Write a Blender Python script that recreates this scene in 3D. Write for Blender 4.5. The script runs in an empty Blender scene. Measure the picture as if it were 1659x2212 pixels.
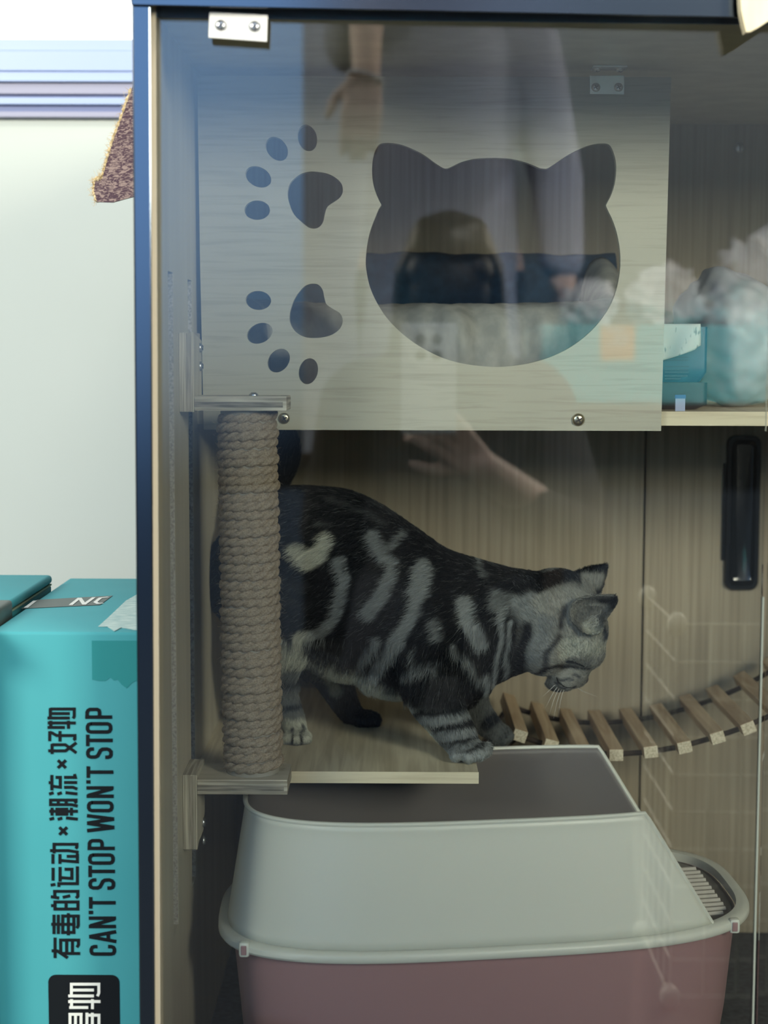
import bpy, bmesh, math, random
import numpy as np
from mathutils import Vector, Matrix, noise

random.seed(7)
rng = np.random.default_rng(7)
SC = bpy.context.scene
COL = SC.collection

# ------------------------------------------------------------------ camera
F = 3600.0                      # focal length in pixels of the 1659 x 2212 frame
CX, CY = 829.5, 1106.0
VX, VY = 848.0, 773.0           # where the cabinet's depth lines meet
ROLL = 0.003
EYE = 0.75                      # camera height above the room floor

_yc = Vector((VX - CX, CY - VY, -F)).normalized()
_xc = Vector((math.cos(ROLL), -math.sin(ROLL), 0.0))
_xc = (_xc - _yc * _xc.dot(_yc)).normalized()
_zc = _xc.cross(_yc).normalized()
RW = Matrix((_xc, _yc, _zc))    # camera space -> world space


def P(px, py, Y):
    """World point at depth Y that the photo shows at (px, py)."""
    d = RW @ Vector(((px - CX) / F, (CY - py) / F, -1.0))
    d = d * (Y / d.y)
    return Vector((d.x, d.y, d.z + EYE))


def S(n, Y):
    return n * Y / F


cam_data = bpy.data.cameras.new("camera")
cam = bpy.data.objects.new("camera", cam_data)
COL.objects.link(cam)
cam.matrix_world = Matrix.Translation((0, 0, EYE)) @ RW.to_4x4()
cam_data.sensor_fit = 'HORIZONTAL'
cam_data.sensor_width = 36.0
cam_data.lens = 36.0 * F / 1659.0
cam_data.clip_start = 0.02
cam_data.dof.use_dof = True
cam_data.dof.focus_distance = 1.47
cam_data.dof.aperture_fstop = 7.0
SC.camera = cam

# ------------------------------------------------------------------ world, lights, exposure
SC.view_settings.view_transform = 'Standard'
SC.view_settings.look = 'None'
SC.view_settings.exposure = 0.0
SC.view_settings.gamma = 1.0
SC.view_settings.use_curve_mapping = False
try:
    SC.cycles.max_bounces = 8
    SC.cycles.diffuse_bounces = 4
    SC.cycles.glossy_bounces = 4
    SC.cycles.transparent_max_bounces = 24
    SC.cycles.use_denoising = True
    SC.cycles.sample_clamp_indirect = 6.0
    SC.cycles.caustics_reflective = False
    SC.cycles.caustics_refractive = False
except Exception:
    pass

WORLD_LOW = (0.028, 0.030, 0.030)
WORLD_HIGH = (0.72, 0.82, 0.92)
WORLD_BLUE = (1.15, 2.0, 3.35)  # blue glow added behind the camera; its reflection stands for lens haze
WORLD_STRENGTH = 1.0

world = bpy.data.worlds.new("room_ambient")
SC.world = world
world.use_nodes = True
wt = world.node_tree
wt.nodes.clear()
w_out = wt.nodes.new('ShaderNodeOutputWorld')
w_bg = wt.nodes.new('ShaderNodeBackground')
w_tc = wt.nodes.new('ShaderNodeTexCoord')
w_dot = wt.nodes.new('ShaderNodeVectorMath'); w_dot.operation = 'DOT_PRODUCT'
w_dot.inputs[1].default_value = Vector((-0.265, -1.0, 0.25)).normalized()
w_map = wt.nodes.new('ShaderNodeMapRange'); w_map.interpolation_type = 'SMOOTHSTEP'
w_map.inputs['From Min'].default_value = 0.932
w_map.inputs['From Max'].default_value = 1.0
w_sep = wt.nodes.new('ShaderNodeSeparateXYZ')
w_el = wt.nodes.new('ShaderNodeMapRange'); w_el.interpolation_type = 'SMOOTHSTEP'
w_el.inputs['From Min'].default_value = -0.06
w_el.inputs['From Max'].default_value = 0.26
w_up = wt.nodes.new('ShaderNodeMix'); w_up.data_type = 'RGBA'
w_up.inputs[6].default_value = (*WORLD_LOW, 1)
w_up.inputs[7].default_value = (*WORLD_HIGH, 1)
w_mix = wt.nodes.new('ShaderNodeMix'); w_mix.data_type = 'RGBA'
w_mix.inputs[7].default_value = (*WORLD_BLUE, 1)
wt.links.new(w_tc.outputs['Generated'], w_sep.inputs[0])
wt.links.new(w_sep.outputs['Z'], w_el.inputs['Value'])
wt.links.new(w_el.outputs['Result'], w_up.inputs[0])
wt.links.new(w_up.outputs[2], w_mix.inputs[6])
wt.links.new(w_tc.outputs['Generated'], w_dot.inputs[0])
wt.links.new(w_dot.outputs['Value'], w_map.inputs['Value'])
wt.links.new(w_map.outputs['Result'], w_mix.inputs[0])
wt.links.new(w_mix.outputs[2], w_bg.inputs['Color'])
w_bg.inputs['Strength'].default_value = WORLD_STRENGTH
wt.links.new(w_bg.outputs[0], w_out.inputs['Surface'])


def area(name, loc, aim, w, h, power, color):
    L = bpy.data.lights.new(name, 'AREA')
    L.shape = 'RECTANGLE'; L.size = w; L.size_y = h
    L.energy = power; L.color = color
    o = bpy.data.objects.new(name, L)
    COL.objects.link(o)
    o.location = loc
    o.rotation_euler = (Vector(aim) - Vector(loc)).to_track_quat('-Z', 'Y').to_euler()
    return o


area("fill_light", (-1.95, -1.15, 1.85), (0.05, 1.6, 0.45), 1.1, 0.8, 112.0, (1.0, 0.95, 0.80))  # unseen soft key light, added at the left
area("fill_light.001", (1.8, -1.3, 1.55), (0.2, 1.7, 0.35), 0.9, 0.8, 88.0, (1.0, 0.91, 0.74))  # unseen fill light, added at the right
area("fill_light.002", (0.25, 0.60, 2.3), (0.02, 1.45, 0.4), 0.7, 0.4, 15.0, (1.0, 0.94, 0.80))  # unseen steep light, added to brighten the lower shelf
area("door_fill", (0.05, -1.60, 2.40), (0.0, -1.93, 1.75), 0.5, 0.3, 17.0, (0.66, 0.78, 1.0))  # unseen light, added so the door's reflection comes out brighter
_l = area("fill_light.003", (0.95, 0.55, 2.4), (0.85, -0.85, 0.8), 0.6, 0.5, 40.0, (1.0, 0.97, 0.92))  # unseen light, added to brighten the carton and bags for their reflection
_l.data.spread = math.radians(60)

# ------------------------------------------------------------------ materials
def new_mat(name):
    m = bpy.data.materials.new(name)
    m.use_nodes = True
    return m, m.node_tree, m.node_tree.nodes['Principled BSDF']


def plain(name, col, rough=0.5, spec=0.5, metal=0.0, sss=0.0, coat=0.0):
    m, nt, b = new_mat(name)
    b.inputs['Base Color'].default_value = (*col, 1)
    b.inputs['Roughness'].default_value = rough
    b.inputs['Specular IOR Level'].default_value = spec
    b.inputs['Metallic'].default_value = metal
    b.inputs['Coat Weight'].default_value = coat
    if sss:
        b.inputs['Subsurface Weight'].default_value = sss
        b.inputs['Subsurface Radius'].default_value = (0.02, 0.015, 0.012)
        b.inputs['Subsurface Scale'].default_value = 0.3
    return m


def mottled(name, c1, c2, scale=(40, 40, 40), rough=0.6, bump=0.0, detail=4.0, dist=0.0, spec=0.4, lo=0.35, hi=0.65):
    """Two colours mixed by stretched noise; also used for wood grain."""
    m, nt, b = new_mat(name)
    tc = nt.nodes.new('ShaderNodeNewGeometry')
    mp = nt.nodes.new('ShaderNodeMapping')
    mp.inputs['Scale'].default_value = scale
    nz = nt.nodes.new('ShaderNodeTexNoise')
    nz.inputs['Scale'].default_value = 1.0
    nz.inputs['Detail'].default_value = detail
    nz.inputs['Distortion'].default_value = dist
    rp = nt.nodes.new('ShaderNodeValToRGB')
    rp.color_ramp.elements[0].position = lo
    rp.color_ramp.elements[1].position = hi
    rp.color_ramp.elements[0].color = (*c1, 1)
    rp.color_ramp.elements[1].color = (*c2, 1)
    nt.links.new(tc.outputs['Position'], mp.inputs['Vector'])
    nt.links.new(mp.outputs['Vector'], nz.inputs['Vector'])
    nt.links.new(nz.outputs['Fac'], rp.inputs['Fac'])
    nt.links.new(rp.outputs['Color'], b.inputs['Base Color'])
    b.inputs['Roughness'].default_value = rough
    b.inputs['Specular IOR Level'].default_value = spec
    if bump:
        bp = nt.nodes.new('ShaderNodeBump')
        bp.inputs['Strength'].default_value = bump
        bp.inputs['Distance'].default_value = 0.0004
        nt.links.new(nz.outputs['Fac'], bp.inputs['Height'])
        nt.links.new(bp.outputs['Normal'], b.inputs['Normal'])
    return m


M = {}
M['board'] = mottled('pale_laminate_crosswise', (0.375, 0.36, 0.29), (0.455, 0.445, 0.365), (12, 30, 260), 0.55, 0.03, 7, 0.6, 0.4, 0.28, 0.52)
M['back'] = mottled('oak_laminate_upright', (0.255, 0.21, 0.145), (0.345, 0.295, 0.21), (190, 60, 4.0), 0.55, 0.03, 7, 0.4)
M['shelf'] = mottled('pale_laminate_depthwise', (0.50, 0.44, 0.31), (0.72, 0.66, 0.49), (130, 7, 60), 0.5, 0.03, 6, 0.4)
M['edge'] = mottled('shelf_edging', (0.60, 0.53, 0.37), (0.72, 0.65, 0.47), (12, 30, 260), 0.5, 0.0, 5, 0.4, 0.4, 0.3, 0.55)
M['side'] = mottled('side_laminate', (0.50, 0.465, 0.365), (0.58, 0.545, 0.43), (30, 40, 3), 0.4, 0.0, 4)
M['chip'] = mottled('raw_chipboard', (0.30, 0.29, 0.26), (0.55, 0.53, 0.49), (500, 500, 500), 0.9)
M['ply'] = mottled('plywood_layers', (0.27, 0.24, 0.18), (0.62, 0.58, 0.47), (14, 14, 420), 0.7, 0.1, 3, 0.2)
M['plyv'] = mottled('plywood_layers_upright', (0.30, 0.27, 0.21), (0.62, 0.58, 0.47), (420, 14, 14), 0.7, 0.1, 3, 0.2)
M['plyface'] = mottled('plywood_face', (0.50, 0.46, 0.36), (0.58, 0.54, 0.43), (20, 90, 20), 0.6)
M['frame'] = plain('black_frame_metal', (0.095, 0.115, 0.14), 0.15, 0.5, 1.0)
M['lining'] = plain('cream_edge_strip', (0.62, 0.56, 0.42), 0.5)
M['steel'] = plain('zinc_steel', (0.62, 0.64, 0.66), 0.32, 0.5, 1.0)
M['white_metal'] = plain('painted_bracket', (0.72, 0.72, 0.69), 0.5)
M['brass'] = plain('passivated_screw', (0.55, 0.50, 0.36), 0.28, 0.5, 1.0)
M['dark_slot'] = plain('screw_recess', (0.02, 0.02, 0.022), 0.6)
M['wall'] = mottled('painted_wall', (0.53, 0.57, 0.525), (0.55, 0.59, 0.545), (3, 3, 3), 0.8)
M['alu'] = plain('window_aluminium', (0.34, 0.42, 0.62), 0.4, 0.5)
M['alu_warm'] = plain('window_track', (0.32, 0.32, 0.42), 0.5)
M['alu_dark'] = plain('window_track_dark', (0.15, 0.18, 0.33), 0.5)  # darker blue-grey of the narrow track strips
M['turq'] = mottled('turquoise_card', (0.046, 0.270, 0.300), (0.053, 0.285, 0.315), (8, 8, 8), 0.6, 0.0, 2, 0.0, 0.2)
M['turq_tape'] = plain('tape_over_card', (0.024, 0.21, 0.215), 0.25)
M['ink'] = plain('black_ink', (0.004, 0.006, 0.008), 0.7, 0.15)
M['band'] = plain('printed_grey_band', (0.055, 0.075, 0.07), 0.4)
M['print_white'] = plain('white_print', (0.66, 0.68, 0.63), 0.5)
M['label'] = mottled('torn_label', (0.22, 0.36, 0.36), (0.50, 0.60, 0.55), (90, 400, 90), 0.6)
M['kraft'] = plain('card_edge', (0.32, 0.36, 0.24), 0.8)
M['mat'] = mottled('brown_woven_mat', (0.085, 0.05, 0.065), (0.33, 0.24, 0.21), (170, 170, 640), 0.9, 0.3, 3, 1.2, 0.2, 0.45, 0.60)
M['mat_edge'] = mottled('frayed_ochre_edge', (0.50, 0.36, 0.16), (0.72, 0.58, 0.36), (300, 300, 500), 0.95)
M['rope'] = mottled('jute_rope', (0.24, 0.19, 0.135), (0.40, 0.335, 0.25), (700, 700, 1300), 0.95, 0.3, 4, 0.3, 0.15)
M['rope_dark'] = plain('dark_cord', (0.035, 0.024, 0.018), 0.9)
M['core'] = plain('post_core', (0.32, 0.30, 0.25), 0.8)
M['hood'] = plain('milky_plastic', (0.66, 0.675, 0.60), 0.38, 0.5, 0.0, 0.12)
M['pink'] = plain('dusky_pink_plastic', (0.33, 0.19, 0.195), 0.42, 0.5, 0.0, 0.1)
M['pedal'] = plain('grey_plastic_grid', (0.42, 0.40, 0.36), 0.45)
M['bowl'] = plain('white_bowl_glaze', (0.72, 0.74, 0.66), 0.25)
M['floor_mat'] = mottled('dark_mesh_mat', (0.008, 0.010, 0.014), (0.03, 0.034, 0.042), (140, 140, 140), 0.8)
M['pine'] = mottled('pine_slat', (0.40, 0.28, 0.17), (0.58, 0.45, 0.30), (120, 8, 120), 0.6, 0.05, 4, 0.6)
M['pine_end'] = mottled('pine_end_grain', (0.42, 0.36, 0.25), (0.66, 0.59, 0.44), (500, 500, 500), 0.8)
M['handle'] = plain('gloss_black_plastic', (0.004, 0.006, 0.008), 0.12, 0.6)
M['navy'] = mottled('navy_fleece', (0.006, 0.028, 0.060), (0.012, 0.045, 0.09), (90, 90, 90), 0.95, 0.4)
M['fleece'] = mottled('grey_plush', (0.24, 0.25, 0.24), (0.34, 0.345, 0.32), (60, 60, 40), 0.95, 0.4)
M['sack'] = mottled('white_sack', (0.36, 0.375, 0.39), (0.46, 0.475, 0.48), (14, 14, 14), 0.5, 0.1)
M['sheet'] = mottled('printed_sheet', (0.20, 0.25, 0.25), (0.62, 0.66, 0.62), (260, 40, 90), 0.7, 0.0, 2, 0.0, 0.3, 0.30, 0.42)
M['packblue'] = plain('blue_pouch', (0.006, 0.055, 0.12), 0.35)
M['packdark'] = plain('dark_pouch_foot', (0.004, 0.007, 0.012), 0.5)
M['packprint'] = plain('blue_pouch_print', (0.006, 0.035, 0.085), 0.5)
M['tag'] = plain('pale_blue_tag', (0.30, 0.36, 0.52), 0.4)
M['tagtop'] = plain('blue_tag_band', (0.02, 0.10, 0.30), 0.4)
M['disc'] = mottled('pale_beech', (0.68, 0.60, 0.40), (0.78, 0.71, 0.50), (60, 30, 12), 0.5)
M['skin'] = plain('skin', (0.52, 0.37, 0.31), 0.6)
M['phone'] = plain('silver_phone_back', (0.55, 0.57, 0.60), 0.3, 0.5)
M['lens'] = plain('lens_glass', (0.01, 0.01, 0.012), 0.05, 0.8)
M['wire'] = plain('white_wire', (0.72, 0.70, 0.60), 0.4)
M['plastic_bag'] = mottled('crumpled_white_bag', (0.40, 0.41, 0.46), (0.88, 0.88, 0.90), (22, 22, 22), 0.3, 0.3, 5, 1.0, 0.5, 0.42, 0.56)
M['orange'] = plain('tan_print', (0.42, 0.22, 0.07), 0.5)
M['floor'] = mottled('floor_tile', (0.016, 0.016, 0.016), (0.024, 0.024, 0.022), (3, 3, 3), 0.6)

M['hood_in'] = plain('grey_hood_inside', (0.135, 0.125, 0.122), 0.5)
M['door_paint'] = plain('pale_door_paint', (0.52, 0.54, 0.62), 0.6)
M['cloth_dark'] = plain('dark_cloth', (0.015, 0.015, 0.018), 0.9)
M['cloth_blue'] = plain('denim', (0.008, 0.010, 0.016), 0.9)
M['hair_dark'] = plain('dark_hair', (0.008, 0.006, 0.005), 0.5)
M['walnut'] = plain('dark_table_wood', (0.03, 0.02, 0.014), 0.6)
M['pedal_dark'] = plain('grid_gaps', (0.13, 0.115, 0.10), 0.5)
M['ply_dark'] = mottled('dark_inner_ply', (0.15, 0.135, 0.11), (0.36, 0.33, 0.27), (40, 40, 600), 0.9)
M['ply_darkv'] = mottled('dark_inner_ply_upright', (0.25, 0.23, 0.18), (0.44, 0.40, 0.33), (600, 40, 40), 0.9)
M['coat_grey'] = plain('grey_coat_cloth', (0.22, 0.24, 0.32), 0.9)
M['ring'] = plain('bright_camera_ring', (0.75, 0.76, 0.78), 0.3)
M['nose'] = plain('cat_nose', (0.05, 0.035, 0.035), 0.5)
M['whisker'] = plain('whisker', (0.66, 0.66, 0.60), 0.5)

# daylight behind the window pane
m, nt, b = new_mat('bright_daylight_pane')
b.inputs['Base Color'].default_value = (0.8, 0.8, 0.8, 1)
b.inputs['Emission Color'].default_value = (0.93, 0.97, 1.0, 1)
b.inputs['Emission Strength'].default_value = 1.6
M['daylight'] = m

# clear pane: see-through, with the mirror reflection of both its faces
m = bpy.data.materials.new('clear_glass'); m.use_nodes = True
nt = m.node_tree; nt.nodes.clear()
o_ = nt.nodes.new('ShaderNodeOutputMaterial')
mx = nt.nodes.new('ShaderNodeMixShader')
tr = nt.nodes.new('ShaderNodeBsdfTransparent'); tr.inputs['Color'].default_value = (0.965, 0.985, 0.975, 1)
gl = nt.nodes.new('ShaderNodeBsdfGlossy'); gl.inputs['Roughness'].default_value = 0.0
fr = nt.nodes.new('ShaderNodeFresnel'); fr.inputs['IOR'].default_value = 1.5
mu = nt.nodes.new('ShaderNodeMath'); mu.operation = 'MULTIPLY'; mu.inputs[1].default_value = 1.5; mu.use_clamp = True
nt.links.new(fr.outputs[0], mu.inputs[0]); nt.links.new(mu.outputs[0], mx.inputs[0])
nt.links.new(tr.outputs[0], mx.inputs[1]); nt.links.new(gl.outputs[0], mx.inputs[2])
nt.links.new(mx.outputs[0], o_.inputs['Surface'])
M['glass'] = m
M['glass_edge'] = plain('bright_glass_edge', (0.20, 0.23, 0.20), 0.3)

# fur: colour comes from the coat attribute painted on the animal
def fur_mat(name, rough, spec):
    m, nt, b = new_mat(name)
    at = nt.nodes.new('ShaderNodeAttribute'); at.attribute_name = 'coat'
    nt.links.new(at.outputs['Color'], b.inputs['Base Color'])
    b.inputs['Roughness'].default_value = rough
    b.inputs['Specular IOR Level'].default_value = spec
    return m
M['fur'] = fur_mat('silver_tabby_skin', 0.9, 0.1)
M['hair'] = fur_mat('silver_tabby_fur', 0.55, 0.25)

# ------------------------------------------------------------------ building helpers
def thing(name, label, cat, loc, group=None):
    o = bpy.data.objects.new(name, None)
    COL.objects.link(o)
    o.location = loc
    o.empty_display_size = 0.02
    tag(o, label, cat, group)
    return o


def tag(o, label=None, cat=None, group=None, kind=None):
    if label: o['label'] = label
    if cat: o['category'] = cat
    if group: o['group'] = group
    if kind: o['kind'] = kind
    return o


def under(o, parent):
    if parent is not None:
        bpy.context.view_layer.update()
        o.parent = parent
        o.matrix_parent_inverse = parent.matrix_world.inverted()
    return o


class MB:
    """Collects shapes given in world coordinates; build() links them as one mesh object."""
    def __init__(self):
        self.bm = bmesh.new()
        self.mi = 0

    def _mark(self, geom):
        for f in geom:
            f.material_index = self.mi

    def box(self, a, b, bevel=0.0, seg=2):
        a, b = Vector(a), Vector(b)
        r = bmesh.ops.create_cube(self.bm, size=1.0)
        vs = r['verts']
        c = (a + b) / 2
        d = b - a
        for v in vs:
            v.co = Vector((c.x + v.co.x * d.x, c.y + v.co.y * d.y, c.z + v.co.z * d.z))
        fs = set(f for v in vs for f in v.link_faces)
        self._mark(fs)
        if bevel:
            es = list(set(e for f in fs for e in f.edges))
            bmesh.ops.bevel(self.bm, geom=es, offset=bevel, segments=seg, affect='EDGES', profile=0.5)
        return self

    def hexa(self, pts, bevel=0.0):
        """pts: 4 front corners then 4 back corners, same winding."""
        vs = [self.bm.verts.new(p) for p in pts]
        q = [(0, 1, 2, 3), (7, 6, 5, 4), (0, 4, 5, 1), (1, 5, 6, 2), (2, 6, 7, 3), (3, 7, 4, 0)]
        fs = [self.bm.faces.new([vs[i] for i in k]) for k in q]
        self._mark(fs)
        bmesh.ops.recalc_face_normals(self.bm, faces=fs)
        if bevel:
            es = list(set(e for f in fs for e in f.edges))
            bmesh.ops.bevel(self.bm, geom=es, offset=bevel, segments=2, affect='EDGES', profile=0.5)
        return self

    def prism(self, pts, off):
        """Polygon (list of points) extruded by the vector off."""
        off = Vector(off)
        a = [self.bm.verts.new(p) for p in pts]
        b = [self.bm.verts.new(Vector(p) + off) for p in pts]
        fs = [self.bm.faces.new(a), self.bm.faces.new(list(reversed(b)))]
        n = len(a)
        for i in range(n):
            j = (i + 1) % n
            fs.append(self.bm.faces.new((a[i], b[i], b[j], a[j])))
        self._mark(fs)
        bmesh.ops.recalc_face_normals(self.bm, faces=fs)
        return self

    def rings(self, rings, close_u=True, caps=True):
        """Skin a list of rings (lists of points)."""
        R = [[self.bm.verts.new(p) for p in r] for r in rings]
        n = len(R[0])
        fs = []
        for i in range(len(R) - 1):
            for j in range(n if close_u else n - 1):
                k = (j + 1) % n
                fs.append(self.bm.faces.new((R[i][j], R[i][k], R[i + 1][k], R[i + 1][j])))
        if caps and close_u:
            fs.append(self.bm.faces.new(list(reversed(R[0]))))
            fs.append(self.bm.faces.new(R[-1]))
        self._mark(fs)
        if close_u:
            bmesh.ops.recalc_face_normals(self.bm, faces=fs)
        return self

    def tube(self, path, rad, seg=10, closed=False):
        path = [Vector(p) for p in path]
        n = len(path)
        rads = rad if isinstance(rad, (list, tuple)) else [rad] * n
        rings = []
        up = None
        for i, p in enumerate(path):
            if closed:
                t = path[(i + 1) % n] - path[i - 1]
            else:
                t = path[min(i + 1, n - 1)] - path[max(i - 1, 0)]
            t.normalize()
            if up is None:
                up = Vector((0, 0, 1)) if abs(t.z) < 0.9 else Vector((1, 0, 0))
            s = t.cross(up).normalized()
            up = s.cross(t).normalized()
            rings.append([p + (s * math.cos(a) + up * math.sin(a)) * rads[i]
                          for a in [2 * math.pi * k / seg for k in range(seg)]])
        if closed:
            rings.append(rings[0])
            R = [[self.bm.verts.new(q) for q in r] for r in rings[:-1]]
            fs = []
            for i in range(n):
                A, B = R[i], R[(i + 1) % n]
                for j in range(seg):
                    k = (j + 1) % seg
                    fs.append(self.bm.faces.new((A[j], A[k], B[k], B[j])))
            self._mark(fs)
            bmesh.ops.recalc_face_normals(self.bm, faces=fs)
        else:
            self.rings(rings)
        return self

    def ball(self, c, r, u=20, v=14, rot=None):
        r = Vector(r) if isinstance(r, (tuple, list, Vector)) else Vector((r, r, r))
        g = bmesh.ops.create_uvsphere(self.bm, u_segments=u, v_segments=v, radius=1.0)
        for w in g['verts']:
            p = Vector((w.co.x * r.x, w.co.y * r.y, w.co.z * r.z))
            if rot is not None:
                p = rot @ p
            w.co = Vector(c) + p
        self._mark(set(f for w in g['verts'] for f in w.link_faces))
        return self

    def lathe(self, c, prof, seg=40, axis='Z'):
        c = Vector(c)
        rings = []
        for r, h in prof:
            ring = []
            for k in range(seg):
                a = 2 * math.pi * k / seg
                if axis == 'Z':
                    ring.append(c + Vector((r * math.cos(a), r * math.sin(a), h)))
                elif axis == 'Y':
                    ring.append(c + Vector((r * math.cos(a), h, r * math.sin(a))))
                else:
                    ring.append(c + Vector((h, r * math.cos(a), r * math.sin(a))))
            rings.append(ring)
        self.rings(rings)
        return self

    def stroke(self, pts, w, normal=(0, -1, 0), lift=0.0004):
        """A flat printed line of width w through pts, mitred, on the plane whose outward normal is given."""
        n = Vector(normal)
        self.count = getattr(self, 'count', 0) + 1
        lift = lift + (self.count % 9) * 0.000012
        pts = [Vector(p) for p in pts]
        L, R = [], []
        for i, p in enumerate(pts):
            d1 = (pts[i] - pts[i - 1]).normalized() if i else None
            d2 = (pts[i + 1] - pts[i]).normalized() if i < len(pts) - 1 else None
            d1 = d1 or d2
            d2 = d2 or d1
            t = (d1 + d2).normalized()
            s = n.cross(t).normalized()
            k = 1.0 / max(0.5, (n.cross(d1)).dot(s))
            L.append(p + s * w / 2 * k)
            R.append(p - s * w / 2 * k)
        for i in range(len(pts) - 1):
            q = [L[i], L[i + 1], R[i + 1], R[i]]
            self.prism([x + n * lift for x in q], n * -lift * 0.9)
        return self

    def build(self, name, mats, parent=None, smooth=False, mods=None):
        me = bpy.data.meshes.new(name)
        self.bm.to_mesh(me)
        self.bm.free()
        if not isinstance(mats, (list, tuple)):
            mats = [mats]
        for m_ in mats:
            me.materials.append(M[m_] if isinstance(m_, str) else m_)
        if smooth:
            for p in me.polygons:
                p.use_smooth = True
            if smooth != 'all':
                try:
                    me.set_sharp_from_angle(angle=math.radians(40))
                except Exception:
                    pass
        o = bpy.data.objects.new(name, me)
        COL.objects.link(o)
        if parent is not None:
            under(o, parent)
        return o


def screw(name, c, axis, r, parent, mat='steel', cross=True, label=None):
    """Round screw head with a driver recess; axis is the outward direction."""
    ax = Vector(axis).normalized()
    q = ax.to_track_quat('Z', 'Y').to_matrix()
    c = Vector(c)
    mb = MB()
    prof = [(r * 0.98, 0), (r, r * 0.15), (r * 0.9, r * 0.38), (r * 0.6, r * 0.55), (r * 0.2, r * 0.6)]
    rings = [[c + q @ Vector((pr * math.cos(a), pr * math.sin(a), h)) for a in [2 * math.pi * k / 20 for k in range(20)]] for pr, h in prof]
    mb.rings(rings)
    o = mb.build(name, mat, parent, smooth=True)
    if label: o['label'] = label
    mb = MB()
    for k in ((0, 1) if cross else (0,)):
        ang = 0.5 + k * math.pi / 2 if cross else math.pi / 2 + 0.05
        u = q @ Vector((math.cos(ang), math.sin(ang), 0))
        v = ax.cross(u)
        L_, W_ = r * (0.55 if cross else 0.85), r * 0.12
        base = c + ax * r * 0.45
        mb.prism([base + u * L_ + v * W_, base - u * L_ + v * W_, base - u * L_ - v * W_, base + u * L_ - v * W_], ax * r * 0.22)
    mb.build('driver_recess', 'dark_slot', o)
    return o

# ------------------------------------------------------------------ the room
Z0 = EYE                         # heights below are given relative to the eye


def slab(name, a, b, mat):
    o = MB().box(a, b).build(name, mat)
    tag(o, kind='structure')
    return o


slab('floor', (-4.0, -7.0, -0.05), (4.0, 2.1, 0.0), 'floor')
WY = 1.96                        # face of the wall behind the cabinet
ZS = P(0, 255, WY).z             # underside of the window track
ZP = P(0, 85, WY).z              # lower edge of the bright pane
slab('wall_back', (-3.0, WY, 0.0), (3.0, WY + 0.12, ZS), 'wall')
slab('wall_back_upper', (-3.0, WY, 2.35), (3.0, WY + 0.12, 2.7), 'wall')
# window: sash, tracks and the bright pane
win = thing('window_1', None, None, (-0.6, WY, ZS))
win['kind'] = 'structure'


def strip(y0, y1, out, mat, name):
    a, b = P(0, y1, WY).z, P(0, y0, WY).z
    o = MB().box((-2.0, WY - out, a), (1.4, WY + 0.10, b), 0.0012).build(name, mat, win)
    return o


strip(243, 256, 0.010, 'alu_warm', 'sill')
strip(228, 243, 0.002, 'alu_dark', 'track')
strip(212, 228, 0.008, 'alu', 'track')
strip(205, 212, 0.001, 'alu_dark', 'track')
strip(180, 205, 0.006, 'alu_warm', 'track')
strip(176, 180, 0.012, 'alu', 'sash_lip')
strip(155, 176, 0.004, 'alu', 'sash')
strip(111, 155, 0.006, 'alu', 'sash')
strip(85, 111, 0.003, 'alu', 'sash')
MB().box((-2.0, WY + 0.035, ZP - 0.004), (1.4, WY + 0.041, 2.35)).build('pane', 'daylight', win)

# ------------------------------------------------------------------ cabinet
XW = -0.1765                     # inner face of its left side
YG, YB, YK = 1.25, 1.502, 1.851  # pane, cut-out board, back panels
ZC, ZF = Z0 + 0.2545, Z0 - 0.6515
XR = 0.72
cab = thing('display_cabinet', 'tall glass-fronted pet cabinet with black metal frame and pale wood lining', 'cabinet', (0.26, 1.55, 0))

# left side with its two upright slots
sl = [(1.318, 1.349, Z0 - 0.4697, Z0 + 0.0674), (1.444, 1.474, Z0 - 0.469, Z0 + 0.0669)]
mb = MB()
xa, xb = XW - 0.012, XW
ys = [1.252, sl[0][0], sl[0][1], sl[1][0], sl[1][1], YK]
for i in range(5):
    if i in (1, 3):
        s_ = sl[0] if i == 1 else sl[1]
        mb.box((xa, ys[i], ZF), (xb, ys[i + 1], s_[2]))
        mb.box((xa, ys[i], s_[3]), (xb, ys[i + 1], ZC))
    else:
        mb.box((xa, ys[i], ZF), (xb, ys[i + 1], ZC))
side = mb.build('side_panel', 'side', cab)
mb = MB()
for s_ in sl:
    mb.box((xa - 0.001, s_[1] - 0.0012, s_[2]), (xb - 0.0002, s_[1], s_[3]))
    mb.box((xa - 0.0012, s_[0], s_[2]), (xa - 0.0002, s_[1], s_[3]))
o = mb.build('raw_slot_edge', 'chip', side)
o['label'] = 'raw chipboard inside the slots'
MB().box((XW - 0.0155, 1.26, 0.06), (XW - 0.0122, YK + 0.012, ZC + 0.015)).build('outer_skin', 'frame', cab)
# cream edge of the side panel and the thin track lines beside the pane
MB().hexa([P(327, 2300, 1.240), P(347, 2300, 1.240), P(337, 10, 1.240), P(325, 10, 1.240),
           P(327, 2300, 1.249), P(347, 2300, 1.249), P(337, 10, 1.249), P(325, 10, 1.249)]).build('edge_strip', 'lining', cab)
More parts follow.
